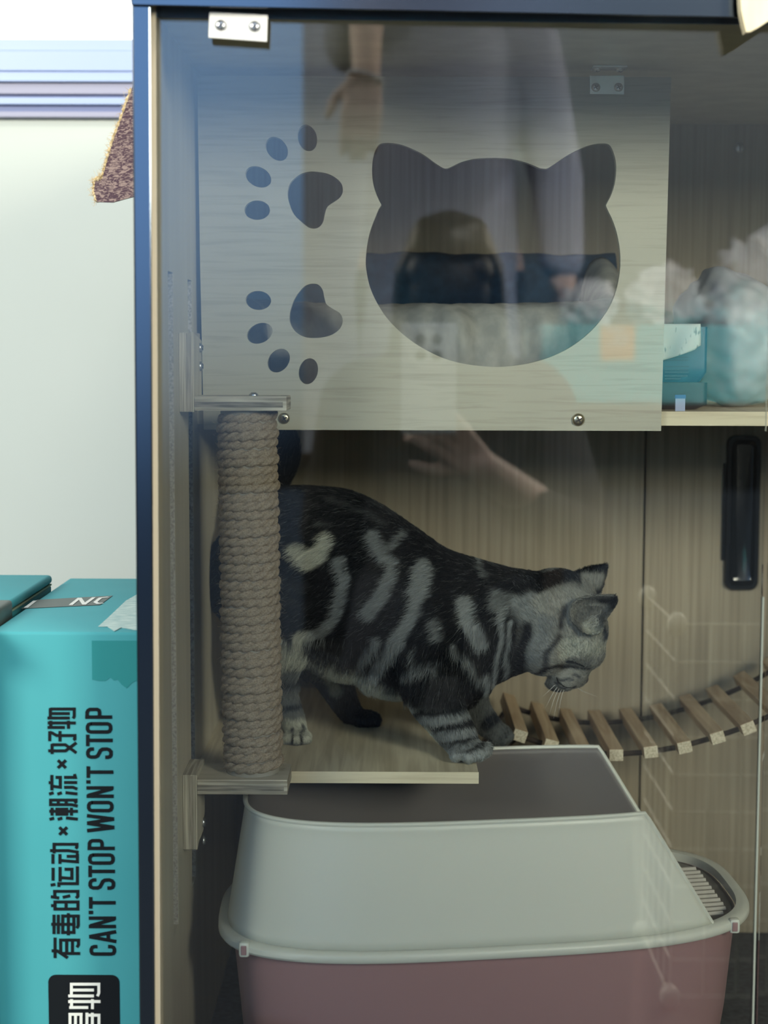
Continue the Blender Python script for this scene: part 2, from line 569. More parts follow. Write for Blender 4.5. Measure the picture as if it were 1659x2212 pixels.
# black frame
MB().hexa([P(303, 2420, 1.228), P(336, 2420, 1.228), P(325, -60, 1.228), P(284.5, -60, 1.228),
           P(303, 2420, 1.262), P(336, 2420, 1.262), P(325, -60, 1.262), P(284.5, -60, 1.262)], 0.0012).build('frame_post', 'frame', cab)
MB().hexa([P(284, 12, 1.225), P(2900, 66, 1.225), P(2900, -90, 1.225), P(270, -90, 1.225),
           P(284, 12, 1.262), P(2900, 66, 1.262), P(2900, -90, 1.262), P(270, -90, 1.262)], 0.001).build('top_rail', 'frame', cab)
MB().hexa([P(336, 39, 1.256), P(2900, 68, 1.256), P(2900, 40, 1.256), P(336, 10, 1.256),
           P(336, 39, 1.264), P(2900, 68, 1.264), P(2900, 40, 1.264), P(336, 10, 1.264)], 0.0005).build('door_track', 'alu', cab)
MB().box((XW - 0.0155, 1.228, 0.0), (XR + 0.02, 1.262, ZF - 0.004)).build('plinth', 'frame', cab)
MB().box((XR, 1.228, ZF), (XR + 0.02, 1.262, ZC + 0.02)).build('frame_post', 'frame', cab)
MB().box((XW - 0.012, 1.262, ZC), (XR, YK + 0.012, ZC + 0.014)).build('top_panel', 'side', cab)
MB().box((XR - 0.012, 1.262, ZF), (XR, YK, ZC)).build('side_panel', 'side', cab)
fl = MB().box((XW, 1.262, ZF - 0.016), (XR - 0.012, YK, ZF)).build('floor_panel', 'floor_mat', cab)
xj = P(1389, 1300, YK).x
MB().box((XW - 0.012, YK, ZF - 0.016), (xj - 0.0012, YK + 0.012, ZC)).build('back_panel', 'back', cab)
MB().box((xj + 0.0012, YK, ZF - 0.016), (XR, YK + 0.012, ZC)).build('back_panel', 'back', cab)
MB().box((xj - 0.004, YK + 0.0122, ZF - 0.016), (xj + 0.004, YK + 0.016, ZC)).build('joint_backing', 'frame', cab)

# the pane, with its polished right edge, and the sliding pane behind it
g = MB().box((XW - 0.004, YG, ZF - 0.002), (P(1637, 1700, YG).x, YG + 0.004, ZC + 0.004)).build('glass_pane', 'glass', cab)
MB().box((P(1637, 1700, YG).x, YG, ZF - 0.002), (P(1641, 1700, YG).x, YG + 0.004, P(1640, 1290, YG).z)).build('polished_edge', 'glass_edge', g)
MB().box((P(1652, 1700, YG).x, YG + 0.0055, ZF - 0.002), (XR, YG + 0.0095, ZC + 0.004)).build('glass_pane', 'glass', cab)


# ---- board with the cat-head and paw cut-outs
def smooth_loop(pts, n=6):
    out = []
    m_ = len(pts)
    for i in range(m_):
        p0, p1, p2, p3 = (np.array(pts[(i + k) % m_], float) for k in (-1, 0, 1, 2))
        for j in range(n):
            t = j / n
            out.append(0.5 * ((2 * p1) + (-p0 + p2) * t + (2 * p0 - 5 * p1 + 4 * p2 - p3) * t * t + (-p0 + 3 * p1 - 3 * p2 + p3) * t ** 3))
    return out


def crop(pts, sx, ox, oy):
    return [(x / sx + ox, y / sx + oy) for x, y in pts]


loops = []
for cx_, cy_, a_, b_, an in [(598, 321.5, 28.5, 21, 52), (558, 382, 29.5, 21, 28), (555.5, 454, 27.5, 21, 0), (664, 298, 29, 20.5, 76),
                             (558, 649, 27.5, 20.5, 4), (561, 720, 29, 21, -25), (602, 779, 28, 21.5, -52), (666, 802, 28.5, 20.5, -76)]:
    c_, s_ = math.cos(math.radians(an)), math.sin(math.radians(an))
    loops.append([(cx_ + a_ * math.cos(t) * c_ - b_ * math.sin(t) * s_, cy_ + a_ * math.cos(t) * s_ + b_ * math.sin(t) * c_)
                  for t in np.linspace(0, 2 * math.pi, 40, endpoint=False)])
loops.append(smooth_loop(crop([(775, 1025), (860, 1040), (925, 1085), (942, 1135), (925, 1180), (880, 1212), (850, 1235), (835, 1275), (822, 1330), (790, 1362), (745, 1362), (700, 1330), (650, 1280), (620, 1210), (612, 1150), (630, 1090), (680, 1045), (725, 1028)], 2.765, 400, 0)))
loops.append(smooth_loop(crop([(1355, 190), (1400, 200), (1432, 240), (1445, 300), (1462, 350), (1510, 385), (1565, 420), (1588, 475), (1570, 535), (1520, 580), (1450, 605), (1370, 614), (1290, 605), (1220, 565), (1180, 500), (1175, 430), (1195, 350), (1230, 280), (1280, 220), (1315, 198)], 3.6065, 300, 560)))
loops.append(smooth_loop(crop([(170, 80), (225, 77), (290, 88), (350, 112), (415, 145), (470, 185), (520, 218), (545, 225), (575, 215), (640, 185), (720, 168), (820, 163), (910, 168), (990, 185), (1050, 207), (1085, 222), (1110, 226), (1135, 222), (1190, 185), (1260, 140), (1340, 102), (1400, 84), (1460, 80), (1490, 90), (1510, 125), (1525, 180), (1528, 240), (1520, 310), (1500, 375), (1475, 425), (1470, 440), (1480, 465), (1510, 530), (1535, 610), (1550, 700), (1552, 790), (1540, 880), (1515, 970), (1475, 1050), (1420, 1125), (1350, 1195), (1260, 1260), (1160, 1310), (1050, 1345), (940, 1365), (840, 1372), (740, 1366), (640, 1352), (540, 1325), (440, 1280), (350, 1225), (270, 1160), (200, 1085), (145, 1000), (105, 910), (85, 820), (80, 760), (88, 670), (105, 590), (130, 520), (155, 460), (170, 435), (160, 415), (135, 355), (120, 290), (117, 220), (125, 150), (145, 100)], 2.6758, 760, 280), 4))
outer = [(426, 164), (1450, 166.5), (1428, 931), (440, 928), (432, 560)]
cu = bpy.data.curves.new('board_outline', 'CURVE')
cu.dimensions = '2D'
cu.fill_mode = 'BOTH'
BT = 0.009
cu.extrude = BT / 2
for lp in [outer] + loops:
    sp = cu.splines.new('POLY')
    sp.points.add(len(lp) - 1)
    for i, (x, y) in enumerate(lp):
        w = P(x, y, YB)
        sp.points[i].co = (w.x, w.z, 0, 1)
    sp.use_cyclic_u = True
tmp = bpy.data.objects.new('board_outline', cu)
COL.objects.link(tmp)
bpy.context.view_layer.update()
me = bpy.data.meshes.new_from_object(tmp.evaluated_get(bpy.context.evaluated_depsgraph_get()))
bpy.data.objects.remove(tmp)
for v in me.vertices:
    v.co = Vector((v.co.x, YB + BT / 2 - v.co.z, v.co.y))
me.flip_normals()
me.materials.clear()
me.materials.append(M['board'])
for p in me.polygons:
    p.material_index = 0
board = bpy.data.objects.new('cutout_board', me)
COL.objects.link(board)
under(board, cab)
board['label'] = 'pale board with cat-head and paw-print holes'
screw('screw', P(614, 903.5, YB), (0.05, -1, -0.05), S(12.5, YB), board, 'brass')
screw('screw', P(1249, 906.5, YB), (0.1, -1, -0.05), S(14, YB), board, 'brass')

# upper shelf behind the board
YS = YB + BT + 0.0005
MB().box((XW, YS + 0.001, Z0 - 0.0604), (XR - 0.012, YK, Z0 - 0.0478)).build('upper_shelf', 'shelf', cab)
MB().box((XW, YS, Z0 - 0.0604), (XR - 0.012, YS + 0.001, Z0 - 0.0476)).build('shelf_edging', 'edge', cab)
# lower shelf the cat stands on
ZL = Z0 - 0.3696
YL = 1.467
XL = P(1033, 1690, YL).x
sh = MB().box((XW, YL, ZL - 0.0105), (XL, YK, ZL), 0.0004).build('lower_shelf', 'shelf', cab)
MB().box((XW, YL - 0.0008, ZL - 0.0105), (XL + 0.0004, YL, ZL)).build('shelf_edging', 'edge', cab)

# white clamp plate under the top rail
yp = 1.236
pl = MB().hexa([P(450, 82, yp), P(577, 91, yp), P(579, 32, yp), P(452, 25, yp),
                P(450, 82, yp + .004), P(577, 91, yp + .004), P(579, 32, yp + .004), P(452, 25, yp + .004)], 0.0008).build('clamp_plate', 'white_metal', cab)
screw('screw', P(477, 55, yp), (0, -1, 0), S(11.5, yp), pl)
screw('screw', P(550, 57.5, yp), (0, -1, 0), S(11.5, yp), pl)
# steel angle joining board and ceiling
ya = YB - 0.0015
ab = MB()
ab.hexa([P(1274, 203, ya), P(1348.5, 204, ya), P(1349, 163, ya), P(1274, 163, ya),
         P(1274, 203, YB - 1e-4), P(1348.5, 204, YB - 1e-4), P(1349, 163, YB - 1e-4), P(1274, 163, YB - 1e-4)], 0.0003)
x0, x1 = P(1275, 163, YB).x, P(1349, 163, YB).x
ab.box((x0, YB - 0.020, ZC - 0.0016), (x1, YB - 0.0002, ZC - 0.0001), 0.0003)
ab = ab.build('angle_bracket', 'steel', cab)
for q in (1287, 1336):
    screw('screw', P(q, 189, ya), (0, -1, 0), S(9.5, ya), ab)
    screw('screw', (P(q, 160, YB).x, YB - 0.010, ZC - 0.0016), (0, 0, -1), S(9.5, ya), ab)
# slotted screw in the back panel
screw('screw', P(1597, 320, YK), (0, -1, 0), S(11, YK), cab, 'steel', cross=False)


# black recessed pull on the right back panel
def rr(x0, x1, z0, z1, r, y, n=7):
    out = []
    for cx_, cz_, a0 in ((x1 - r, z1 - r, 0), (x0 + r, z1 - r, 90), (x0 + r, z0 + r, 180), (x1 - r, z0 + r, 270)):
        for k in range(n):
            a = math.radians(a0 + 90 * k / (n - 1))
            out.append(Vector((cx_ + r * math.cos(a), y, cz_ + r * math.sin(a))))
    return out


hx0, hx1 = P(1566, 1100, YK).x, P(1640, 1100, YK).x
hz0, hz1 = P(1600, 1274, YK).z, P(1600, 940, YK).z
mb = MB()
yk = YK
mb.rings([rr(hx0, hx1, hz0, hz1, .010, yk), rr(hx0, hx1, hz0, hz1, .010, yk - .004), rr(hx0 + .001, hx1 - .001, hz0 + .001, hz1 - .001, .009, yk - .006),
          rr(hx0 + .005, hx1 - .005, hz0 + .005, hz1 - .005, .007, yk - .006), rr(hx0 + .0065, hx1 - .0065, hz0 + .007, hz1 - .007, .006, yk - .0035),
          rr(hx0 + .009, hx1 - .009, hz0 + .012, hz1 - .012, .006, yk - .0015)])
hd = mb.build('pull_handle', 'handle', cab, smooth=True)
hd['label'] = 'glossy black recessed pull handle'
mb = MB()
mb.rings([rr(hx0 - .003, hx0 + .002, P(1562, 1210, YK).z, P(1562, 1000, YK).z, .0012, yk, 4), rr(hx0 - .003, hx0 + .002, P(1562, 1210, YK).z, P(1562, 1000, YK).z, .0012, yk - .003, 4)])
mb.build('catch', 'handle', hd)

# ------------------------------------------------------------------ scratching post on its two plywood brackets
ps = thing('scratching_post', 'upright scratching post wound in jute rope between two plywood brackets', 'scratching post', (-0.12, 1.41, Z0 - 0.3556))
YP0, YP1 = 1.381, 1.438
XP = XW + 0.0123
XE = P(619, 870, YP0).x


def bracket(z_a, z_b, za, zb, chamfer, nm='bracket'):
    b = thing(nm, None, None, (XW, YP0, za))
    under(b, ps)
    # upright plate on the side wall
    MB().box((XW + .0002, YP0, za), (XP - .0012, YP1, zb), 0.0005).build('upright_plate', 'plyv', b)
    pts = [(XP - .0011, YP0 + .0002, za), (XP - .0011, YP1, za + (0.016 if chamfer == 'low' else 0)), (XP - .0011, YP1, zb - (0.006 if chamfer == 'high' else 0)), (XP - .0011, YP0 + .0002, zb)]
    MB().prism(pts, (0.0011, 0, 0)).build('plate_face', 'plyface', b)
    # flat plate carrying the post
    MB().box((XP + .0001, YP0, z_a), (XE, YP1, z_b - .0008), 0.0005).build('flat_plate', 'ply', b)
    hh = z_b - z_a
    MB().box((XP + .0003, YP0 - .0003, z_a + hh * .24), (XE - .003, YP0, z_a + hh * .62)).build('inner_ply', 'ply_dark', b)
    MB().box((XW + .0062, YP0 - .0003, za + .0006), (XP - .0030, YP0, zb - .0006)).build('inner_ply', 'ply_darkv', b)
    MB().box((XP + .0001, YP0 + .0002, z_b - .0008), (XE - .0003, YP1, z_b)).build('plate_face', 'plyface', b)
    return b


zt0, zt1 = Z0 - 0.0441, Z0 - 0.0322
zb0, zb1 = Z0 - 0.3682, Z0 - 0.3556
bt = bracket(zt0, zt1, zt0 - .001, Z0 + 0.0203, 'high')
bb = bracket(zb0, zb1, Z0 - 0.4160, zb1 + .004, 'low')
for zq in (P(428, 751, 1.425).z, P(428, 791, 1.425).z):
    screw('bolt', (XP, 1.425, zq), (1, 0, 0), .0042, bt)
for zq in (P(430, 1776, 1.425).z, P(430, 1815, 1.425).z):
    screw('bolt', (XP, 1.425, zq), (1, 0, 0), .0042, bb)
screw('screw', (P(548, 853, 1.41).x, 1.41, zt1), (0, 0, 1), .004, bt)
# core and rope coil
ct, cb = P(534, 889, 1.41), P(547, 1692, 1.41)
ct.z, cb.z = zt0 - .0002, zb1 + .0002
MB().tube([cb, ct], 0.0225, 32).build('post_core', 'core', ps, smooth=True)
RT = 0.00395
turns = 41
R0 = S(67, 1.41) - RT - 0.0003
steps = turns * 120
pts = []
mb = MB()
rings = []
pitch_ply = 0.0105
for i in range(steps + 1):
    t = i / steps
    a = 2 * math.pi * turns * t + 0.7
    ctr = cb.lerp(ct, 0.012 + 0.976 * t)
    rr_ = R0 + 0.0006 * math.sin(7.3 * t * 12) + 0.0005 * math.sin(a * 1.37)
    wob = 0.0006 * math.sin(a * 0.61 + 2) + 0.0004 * math.sin(a * 2.3)
    c_ = ctr + Vector((rr_ * math.cos(a), rr_ * math.sin(a), wob))
    er = Vector((math.cos(a), math.sin(a), 0))
    ez = Vector((0, 0, 1))
    s_len = R0 * 2 * math.pi * turns * t
    ph = -2 * math.pi * s_len / pitch_ply / 3
    ring = []
    for k in range(18):
        th = 2 * math.pi * k / 18
        q = 0.66 + 0.46 * abs(math.cos(1.5 * (th + ph))) + 0.03 * math.sin(9 * (th + ph) + a)
        ring.append(c_ + (er * math.cos(th) * 0.92 + ez * math.sin(th) * 1.06) * RT * q)
    rings.append(ring)
mb.rings(rings)
rope = mb.build('jute_rope', 'rope', ps, smooth='all')
# loose fibres standing off the rope
mb = MB()
for i in range(420):
    a = rng.uniform(math.pi * 0.95, math.pi * 2.1)
    t = rng.uniform(0, 1)
    c_ = cb.lerp(ct, t) + Vector((math.cos(a), math.sin(a), 0)) * (R0 + RT * 0.95)
    d = Vector((math.cos(a) + rng.normal(0, .6), math.sin(a) + rng.normal(0, .6), rng.normal(0, .8))).normalized()
    L_ = rng.uniform(.002, .006)
    e = c_ + d * L_
    mb.tube([c_, c_ + d * L_ * .5 + Vector((0, 0, rng.normal(0, .0008))), e], [.00011, .0001, .00005], 3)
fz = mb.build('rope_fuzz', 'rope', rope)
fz['kind'] = 'stuff'

# ------------------------------------------------------------------ slat bridge
ends = [(1123, 1603), (1191, 1625), (1260, 1639), (1331, 1644), (1407, 1639), (1479, 1627), (1551, 1607), (1616, 1585), (1684, 1555), (1752, 1517)]
YA, YZ = 1.63, 1.815
br = thing('slat_bridge', 'hanging bridge of pine slats sagging behind the cat', 'bridge', (0.25, 1.72, Z0 - 0.39))
E3 = [P(x, y - 13, YA) for x, y in ends]
for i, c_ in enumerate(E3):
    a_, b_ = E3[max(i - 1, 0)], E3[min(i + 1, len(E3) - 1)]
    t = (b_ - a_).normalized()
    n = Vector((-t.z, 0, t.x))
    w, h = S(15.5, YA), S(13, YA)
    q = [c_ - t * w - n * h, c_ + t * w - n * h, c_ + t * w + n * h, c_ - t * w + n * h]
    dy = Vector((0, YZ - YA + rng.uniform(-.004, .004), 0))
    jit = Vector((0, rng.uniform(-.003, .003), 0))
    q = [p + jit for p in q]
    s_ = MB().hexa(q + [p + dy for p in q], 0.0006).build('slat', 'pine', br)
    MB().prism([p + Vector((0, -.0003, 0)) + (c_ + jit - p) * .04 for p in q], (0, .0003, 0)).build('sawn_end', 'pine_end', s_)
for yq in (YA + 0.020, YZ - 0.022):
    path = [P(1034, 1702, 1.60) if yq < 1.7 else P(1045, 1640, 1.74)]
    path[0].y = yq
    path += [Vector((c_.x, yq, c_.z - S(9, YA))) for c_ in E3]
    path.append(Vector((XR - .02, yq, E3[-1].z + .25)))
    fine = []
    for i in range(len(path) - 1):
        for k in range(4):
            fine.append(path[i].lerp(path[i + 1], k / 4))
    MB().tube(fine, 0.0028, 8).build('cord', 'rope_dark', br, smooth=True)

# ------------------------------------------------------------------ litter box
LC = Vector((0.085, 1.462, 0))
LA = math.radians(9.0)
LU, LV = Vector((math.cos(LA), math.sin(LA), 0)), Vector((-0.04, 1.0, 0)).normalized()
la, lb, ln = 0.235, 0.139, 3.2
ZR = Z0 - 0.483


def sup(th, k=1.0, z=0.0, da=0.0):
    c_, s_ = math.cos(th), math.sin(th)
    u = (la * k + da) * math.copysign(abs(c_) ** (2 / ln), c_)
    v = (lb * k + da) * math.copysign(abs(s_) ** (2 / ln), s_)
    p = LC + LU * u + LV * v
    p.z = z
    return p


lit = thing('litter_box', 'pink cat litter box with a milky white open-topped hood', 'litter box', (LC.x, LC.y, ZF))
N = 120
TH = [2 * math.pi * k / N for k in range(N)]
mb = MB()
prof = [(0.845, ZF + .0005), (0.86, ZF + .003), (0.885, ZF + .02), (0.925, ZF + .08), (0.96, ZR - .004), (0.945, ZR - .004), (0.91, ZF + .08), (0.87, ZF + .02), (0.83, ZF + .008)]
mb.rings([[sup(t, k, z) for t in TH] for k, z in prof])
mb.build('tub', 'pink', lit, smooth=True)
mb = MB()
rp = [(-.0085, -.004), (.0015, -.0052), (.003, -.003), (.0028, .001), (0.001, .0032), (-.004, .0042), (-.0085, .004)]
mb.rings([[sup(t, 1.0, ZR + dz, d) for t in TH] for d, dz in rp] + [[sup(t, 1.0, ZR + rp[0][1], rp[0][0]) for t in TH]], caps=False)
mb.build('rim', 'hood', lit, smooth=True)
# hood: wall round three sides, cut away on a slant at the entrance end
HOOD_SIDE = 1
HZ0, HZ1 = ZR + .004, Z0 - 0.3765
rows = []
NT, NS = 14, 110
for i in range(NT + 1):
    t = i / NT
    ucut = 0.187 - 0.064 * t
    k = 0.972 - 0.070 * t
    if t > 0.93:
        k += 0.010 * (t - 0.93) / 0.07
    th0 = math.acos(min(0.999, (ucut / (la * k))) ** (ln / 2))
    z = HZ0 + (HZ1 - HZ0) * (t if t < 0.97 else 0.97 + (t - .97) * .6)
    rows.append([sup(-th0 - (2 * math.pi - 2 * th0) * j / NS, k, z) for j in range(NS + 1)])
mb = MB()
mb.rings(rows, close_u=False)
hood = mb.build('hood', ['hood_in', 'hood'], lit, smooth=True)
so = hood.modifiers.new('thick', 'SOLIDIFY')
so.thickness = 0.003
so.offset = 0
so.material_offset = HOOD_SIDE
lip = [r[0] for r in rows] + rows[-1][1:-1] + [r[-1] for r in reversed(rows)]
MB().tube(lip, 0.0021, 8).build('lip', 'hood', hood, smooth=True)
# entrance grid
mb = MB()
pa = []
for k in range(40):
    a = -math.pi / 2 + math.pi * k / 39
    p = sup(a * 0.86, 0.955, ZR - .004)
    pa.append(p)
mb.prism(pa, (0, 0, -.004))
pd = mb.build('entrance_grid', 'pedal_dark', lit)
mb = MB()
for k in range(12):
    v = -0.068 + 0.0115 * k
    um = 0.213 - 0.45 * max(0, abs(v) - 0.055)
    a, b = LC + LU * 0.140 + LV * v, LC + LU * um + LV * (v + .004)
    a.z = b.z = ZR - .003
    mb.tube([a, b], 0.0026, 6)
g_ = mb.build('grid_bars', 'pedal', pd, smooth=True)
# clips
for th_ in (math.radians(-36), math.radians(214)):
    c_ = sup(th_, 1.0, ZR - .001, .003)
    cl = MB().box(c_ - Vector((.0045, .004, .0065)), c_ + Vector((.0045, .004, .0065)), .0025).build('clip', 'hood', lit, smooth=True)
    MB().box(c_ + Vector((-.0025, -.0048, -.004)), c_ + Vector((.002, -.0036, .004)), .0006).build('clip_tongue', 'pink', cl)

# bowl at the very front
bw = P(578, 2190, 1.30)
MBb = MB().lathe((0, 0, 0), [(.030, 0), (.033, .004), (.040, .045), (.0455, .1005), (.0460, .1035), (.0448, .1045), (.0430, .1035), (.038, .06), (.02, .03), (.002, .028)], 64)
for v in MBb.bm.verts:
    v.co = Vector((bw.x + v.co.x, 1.2865 + v.co.y * .58, ZF + .0002 + v.co.z * 1.04))
ob = MBb.build('food_bowl', 'bowl', None, smooth=True)
tag(ob, 'white oval food bowl in front of the litter box', 'bowl')

# ------------------------------------------------------------------ cat bed on the upper shelf
ZU = Z0 - 0.0478
bed = thing('cat_bed', 'plush cat bed with navy bolster and grey fleece behind the cat-head hole', 'cat bed', (0.08, 1.68, ZU))


def loft_y(name, mat, xs, fn, parent, seg=22):
    """Soft lump running along x: fn(x) -> centre y, centre z, half depth, half height."""
    mb = MB()
    rings = []
    for i, x in enumerate(xs):
        cy_, cz_, hy, hz = fn(x, i / (len(xs) - 1))
        ring = []
        for k in range(seg):
            a = 2 * math.pi * k / seg
            c_, s_ = math.cos(a), math.sin(a)
            p = Vector((x, cy_ + hy * math.copysign(abs(c_) ** .7, c_), cz_ + hz * math.copysign(abs(s_) ** .7, s_)))
            ring.append(p)
        rings.append(ring)
    mb.rings(rings)
    return mb.build(name, mat, parent, smooth='all')


xl, xr = -0.165, P(1345, 600, 1.66).x + 0.008
xs = np.linspace(xl, xr, 70)
ztop = P(1000, 541, 1.78).z
loft_y('back_bolster', 'navy', xs, lambda x, t: (1.79, (ztop + .002 * math.sin(x * 60) + .0012 * math.sin(x * 170) - .004 * t + ZU) / 2, .035, (ztop - ZU) / 2 - .001), bed)
zf = P(1000, 655, 1.60).z
def fleece(x, t):
    w = noise.noise(Vector((x * 26, 3.1, 0))) * .010 + noise.noise(Vector((x * 70, 9.1, 0))) * .004
    top = zf + noise.noise(Vector((x * 14, 7.0, 0))) * .006 + .007 * (abs(t - .5) * 2) ** 3
    return (1.640 + w, (top + ZU) / 2, .070, (top - ZU) / 2)
fo = loft_y('fleece_cushion', 'fleece', np.linspace(xl + .02, xr - .018, 150), fleece, bed, 40)
for v in fo.data.vertices:
    p = v.co
    v.co.y += 0.011 * noise.noise(Vector((p.x * 34 + p.z * 16, 2.0, p.z * 9))) - 0.007 * abs(math.sin(p.x * 30 + 1.2 + p.z * 14))
    v.co.z += 0.0025 * noise.noise(Vector((p.x * 50, p.y * 40, 4.0)))
# raised side bolsters
for nm, x_, zt_ in (('side_bolster', xr - .018, P(1330, 535, 1.62).z), ('side_bolster', xl + .026, P(690, 640, 1.6).z)):
    mb = MB()
    rings = []
    for i in range(24):
        t = i / 23
        y = 1.545 + .22 * t
        top = ZU + (zt_ - ZU) * (0.55 + 0.45 * t) if x_ > 0 else ZU + (zt_ - ZU) * (0.97 + .03 * t)
        rings.append([Vector((x_ + .024 * math.cos(a) + .003 * math.sin(9 * t), y, (top + ZU) / 2 + (top - ZU) / 2 * math.copysign(abs(math.sin(a)) ** .7, math.sin(a)))) for a in [2 * math.pi * k / 24 for k in range(24)]])
    mb.rings(rings)
    mb.build(nm, 'fleece', bed, smooth='all')

# ------------------------------------------------------------------ things on the right of the upper shelf
sk = MB().ball((0, 0, 0), 1.0, 64, 48).build('plush_sack', 'sack', None, smooth='all')
sc_ = P(1592, 676, 1.69)
rx, rz = S(124, 1.69), S(146, 1.69)
sc_.z = ZU + rz * 0.99
for v in sk.data.vertices:
    p = v.co.copy()
    d = noise.noise(p * 2.2) * .10 + noise.noise(p * 5.0 + Vector((3, 1, 7))) * .045
    q = p * (1 + d)
    q.x += 0.28 * max(0, q.z) * -1.0
    q.z = max(q.z, -0.985)
    v.co = Vector((q.x * rx, q.y * .075, q.z * rz))
sk.location = sc_
tag(sk, 'plump white fabric sack on the upper shelf beside the blue pouch', 'sack')

pc = thing('blue_pouch', 'blue and black pouch standing on the upper shelf under a printed sheet', 'pouch', (P(1476, 860, 1.58).x, 1.58, ZU))
def pouch(xa_, xb_, y, za, zb, hy, mat, nm, par, r=.006):
    mb = MB()
    rings = []
    for i in range(12):
        t = i / 11
        z = za + (zb - za) * t
        ins = r * (1 - min(1, t * 6)) * 1.6
        rings.append([Vector((p.x, y + (p.z) * 1.0, z)) for p in rr(xa_ + ins, xb_ - ins, -hy + ins * .3, hy - ins * .3, min(r, hy * .8), 0)])
    mb.rings(rings)
    return mb.build(nm, mat, par, smooth=True)
xa_, xb_ = P(1400, 860, 1.58).x, P(1523, 860, 1.58).x
pouch(xa_, xb_, 1.585, ZU + .0005, P(1500, 826, 1.57).z, .020, 'packdark', 'pouch_foot', pc)
pb = pouch(xa_ + .001, xb_ - .001, 1.585, P(1500, 826, 1.57).z + .0002, P(1500, 706, 1.57).z, .019, 'packblue', 'pouch_body', pc, .004)
mb = MB()
for i, (yy, x2) in enumerate([(792, 1488), (798, 1486), (804, 1488), (812, 1485), (818, 1470), (772, 1487), (778, 1487)]):
    mb.stroke([P(1436, yy, 1.5655), P(x2, yy, 1.5655)], S(3.2, 1.56))
mb.build('printed_lines', 'packprint', pb)
mb = MB()
rows = []
for i in range(15):
    t = i / 14
    row = []
    for j in range(19):
        s_ = j / 18
        px_ = 1392 + 121 * s_ + 6 * t * (1 - s_)
        bot = 783 - 34 * s_ ** 1.6 if s_ < .9 else 752 - 60 * (s_ - .9)
        py_ = 700 + (bot - 700) * t
        row.append(P(px_, py_, 1.560 - .004 * math.sin(s_ * 9 + t * 2) * t - .003 * t))
    rows.append(row)
mb.rings(rows, close_u=False)
sh_ = mb.build('printed_sheet', 'sheet', None, smooth='all')
sm = sh_.modifiers.new('thick', 'SOLIDIFY'); sm.thickness = .0008
tag(sh_, 'crinkled printed sheet draped over the front of the blue pouch', 'sheet')
tg = thing('shelf_tag', 'small pale blue tag standing at the edge of the upper shelf', 'tag', P(1461, 886, 1.515))
a_, b_ = P(1459, 885, 1.522), P(1481, 853, 1.522)
a_.z = ZU + .0003
MB().box((P(1459, 885, 1.52).x, 1.5205, a_.z), (P(1480, 885, 1.52).x, 1.5225, P(1470, 861, 1.52).z)).build('card', 'tag', tg)
MB().box((P(1458, 885, 1.52).x, 1.5203, P(1470, 861, 1.52).z), (P(1481, 885, 1.52).x, 1.5228, P(1470, 853, 1.52).z)).build('band', 'tagtop', tg)

# ------------------------------------------------------------------ pale wooden disc hanging at the top right
pts = [(1600, -40), (1600, 0), (1601.5, 22), (1606, 45), (1612, 69), (1620, 69), (1640, 58), (1700, 18), (1760, -40), (1760, -120), (1620, -120)]
o = MB().prism([P(x, y, 1.205) for x, y in pts], (0, 0.012, 0)).build('wooden_disc', 'disc')
tag(o, 'pale wooden disc hanging over the corner of the black top rail', 'ornament')

# ------------------------------------------------------------------ brown woven mat hanging down the cabinet's outer side
out = [(300, 150), (284, 192), (262, 255), (244, 305), (232, 345), (223, 376), (221, 384), (206, 388), (203, 412), (209, 436), (243, 437), (287, 425), (312, 415)]
mt = thing('woven_mat', 'brown woven mat with frayed ochre edge hanging beside the black frame', 'mat', P(285, 150, 1.40))
def mp_(x, y):
    return P(x, y, 1.40 - (x - 250) * .0004)
MB().prism([mp_(*q) for q in out], (0, .004, 0)).build('weave', 'mat', mt)
mb = MB()
edge = [mp_(*q) + Vector((0, .002, 0)) for q in out[1:10]]
fine = []
for i in range(len(edge) - 1):
    for k in range(10):
        fine.append(edge[i].lerp(edge[i + 1], k / 10) + Vector((rng.normal(0, .0003), 0, rng.normal(0, .0003))))
mb.tube(fine, [.0021 + .0005 * math.sin(i * 2.1) for i in range(len(fine))], 8)
for i in range(260):
    c_ = fine[rng.integers(0, len(fine))]
    d = Vector((-1 + rng.normal(0, .5), rng.normal(0, .5), rng.normal(0, .6))).normalized()
    L_ = rng.uniform(.002, .0075)
    mb.tube([c_, c_ + d * L_ * .6 + Vector((0, 0, rng.normal(0, .001))), c_ + d * L_ + Vector((0, 0, rng.normal(0, .002)))], [.0002, .00016, .00006], 3)
mb.build('frayed_edge', 'mat_edge', mt)

# ------------------------------------------------------------------ turquoise cartons
YX = 1.30
ZX = Z0 - 0.2163
bx = thing('carton', 'turquoise carton with black upright slogan beside the cabinet', 'carton', (-0.256, 1.46, 0))
xb0, xb1 = -0.317, -0.1950
MB().box((xb0, YX, 0.001), (xb1, 1.622, ZX), .0028, 3).build('carton_body', 'turq', bx, smooth=True)
YT = YX - .0001


def A_(x, y): return P(x / 6.144 + 60, y / 6.144 + 1500, YT)
def B_(x, y): return P(x / 6.112 + 60, y / 6.112 + 1850, YT)


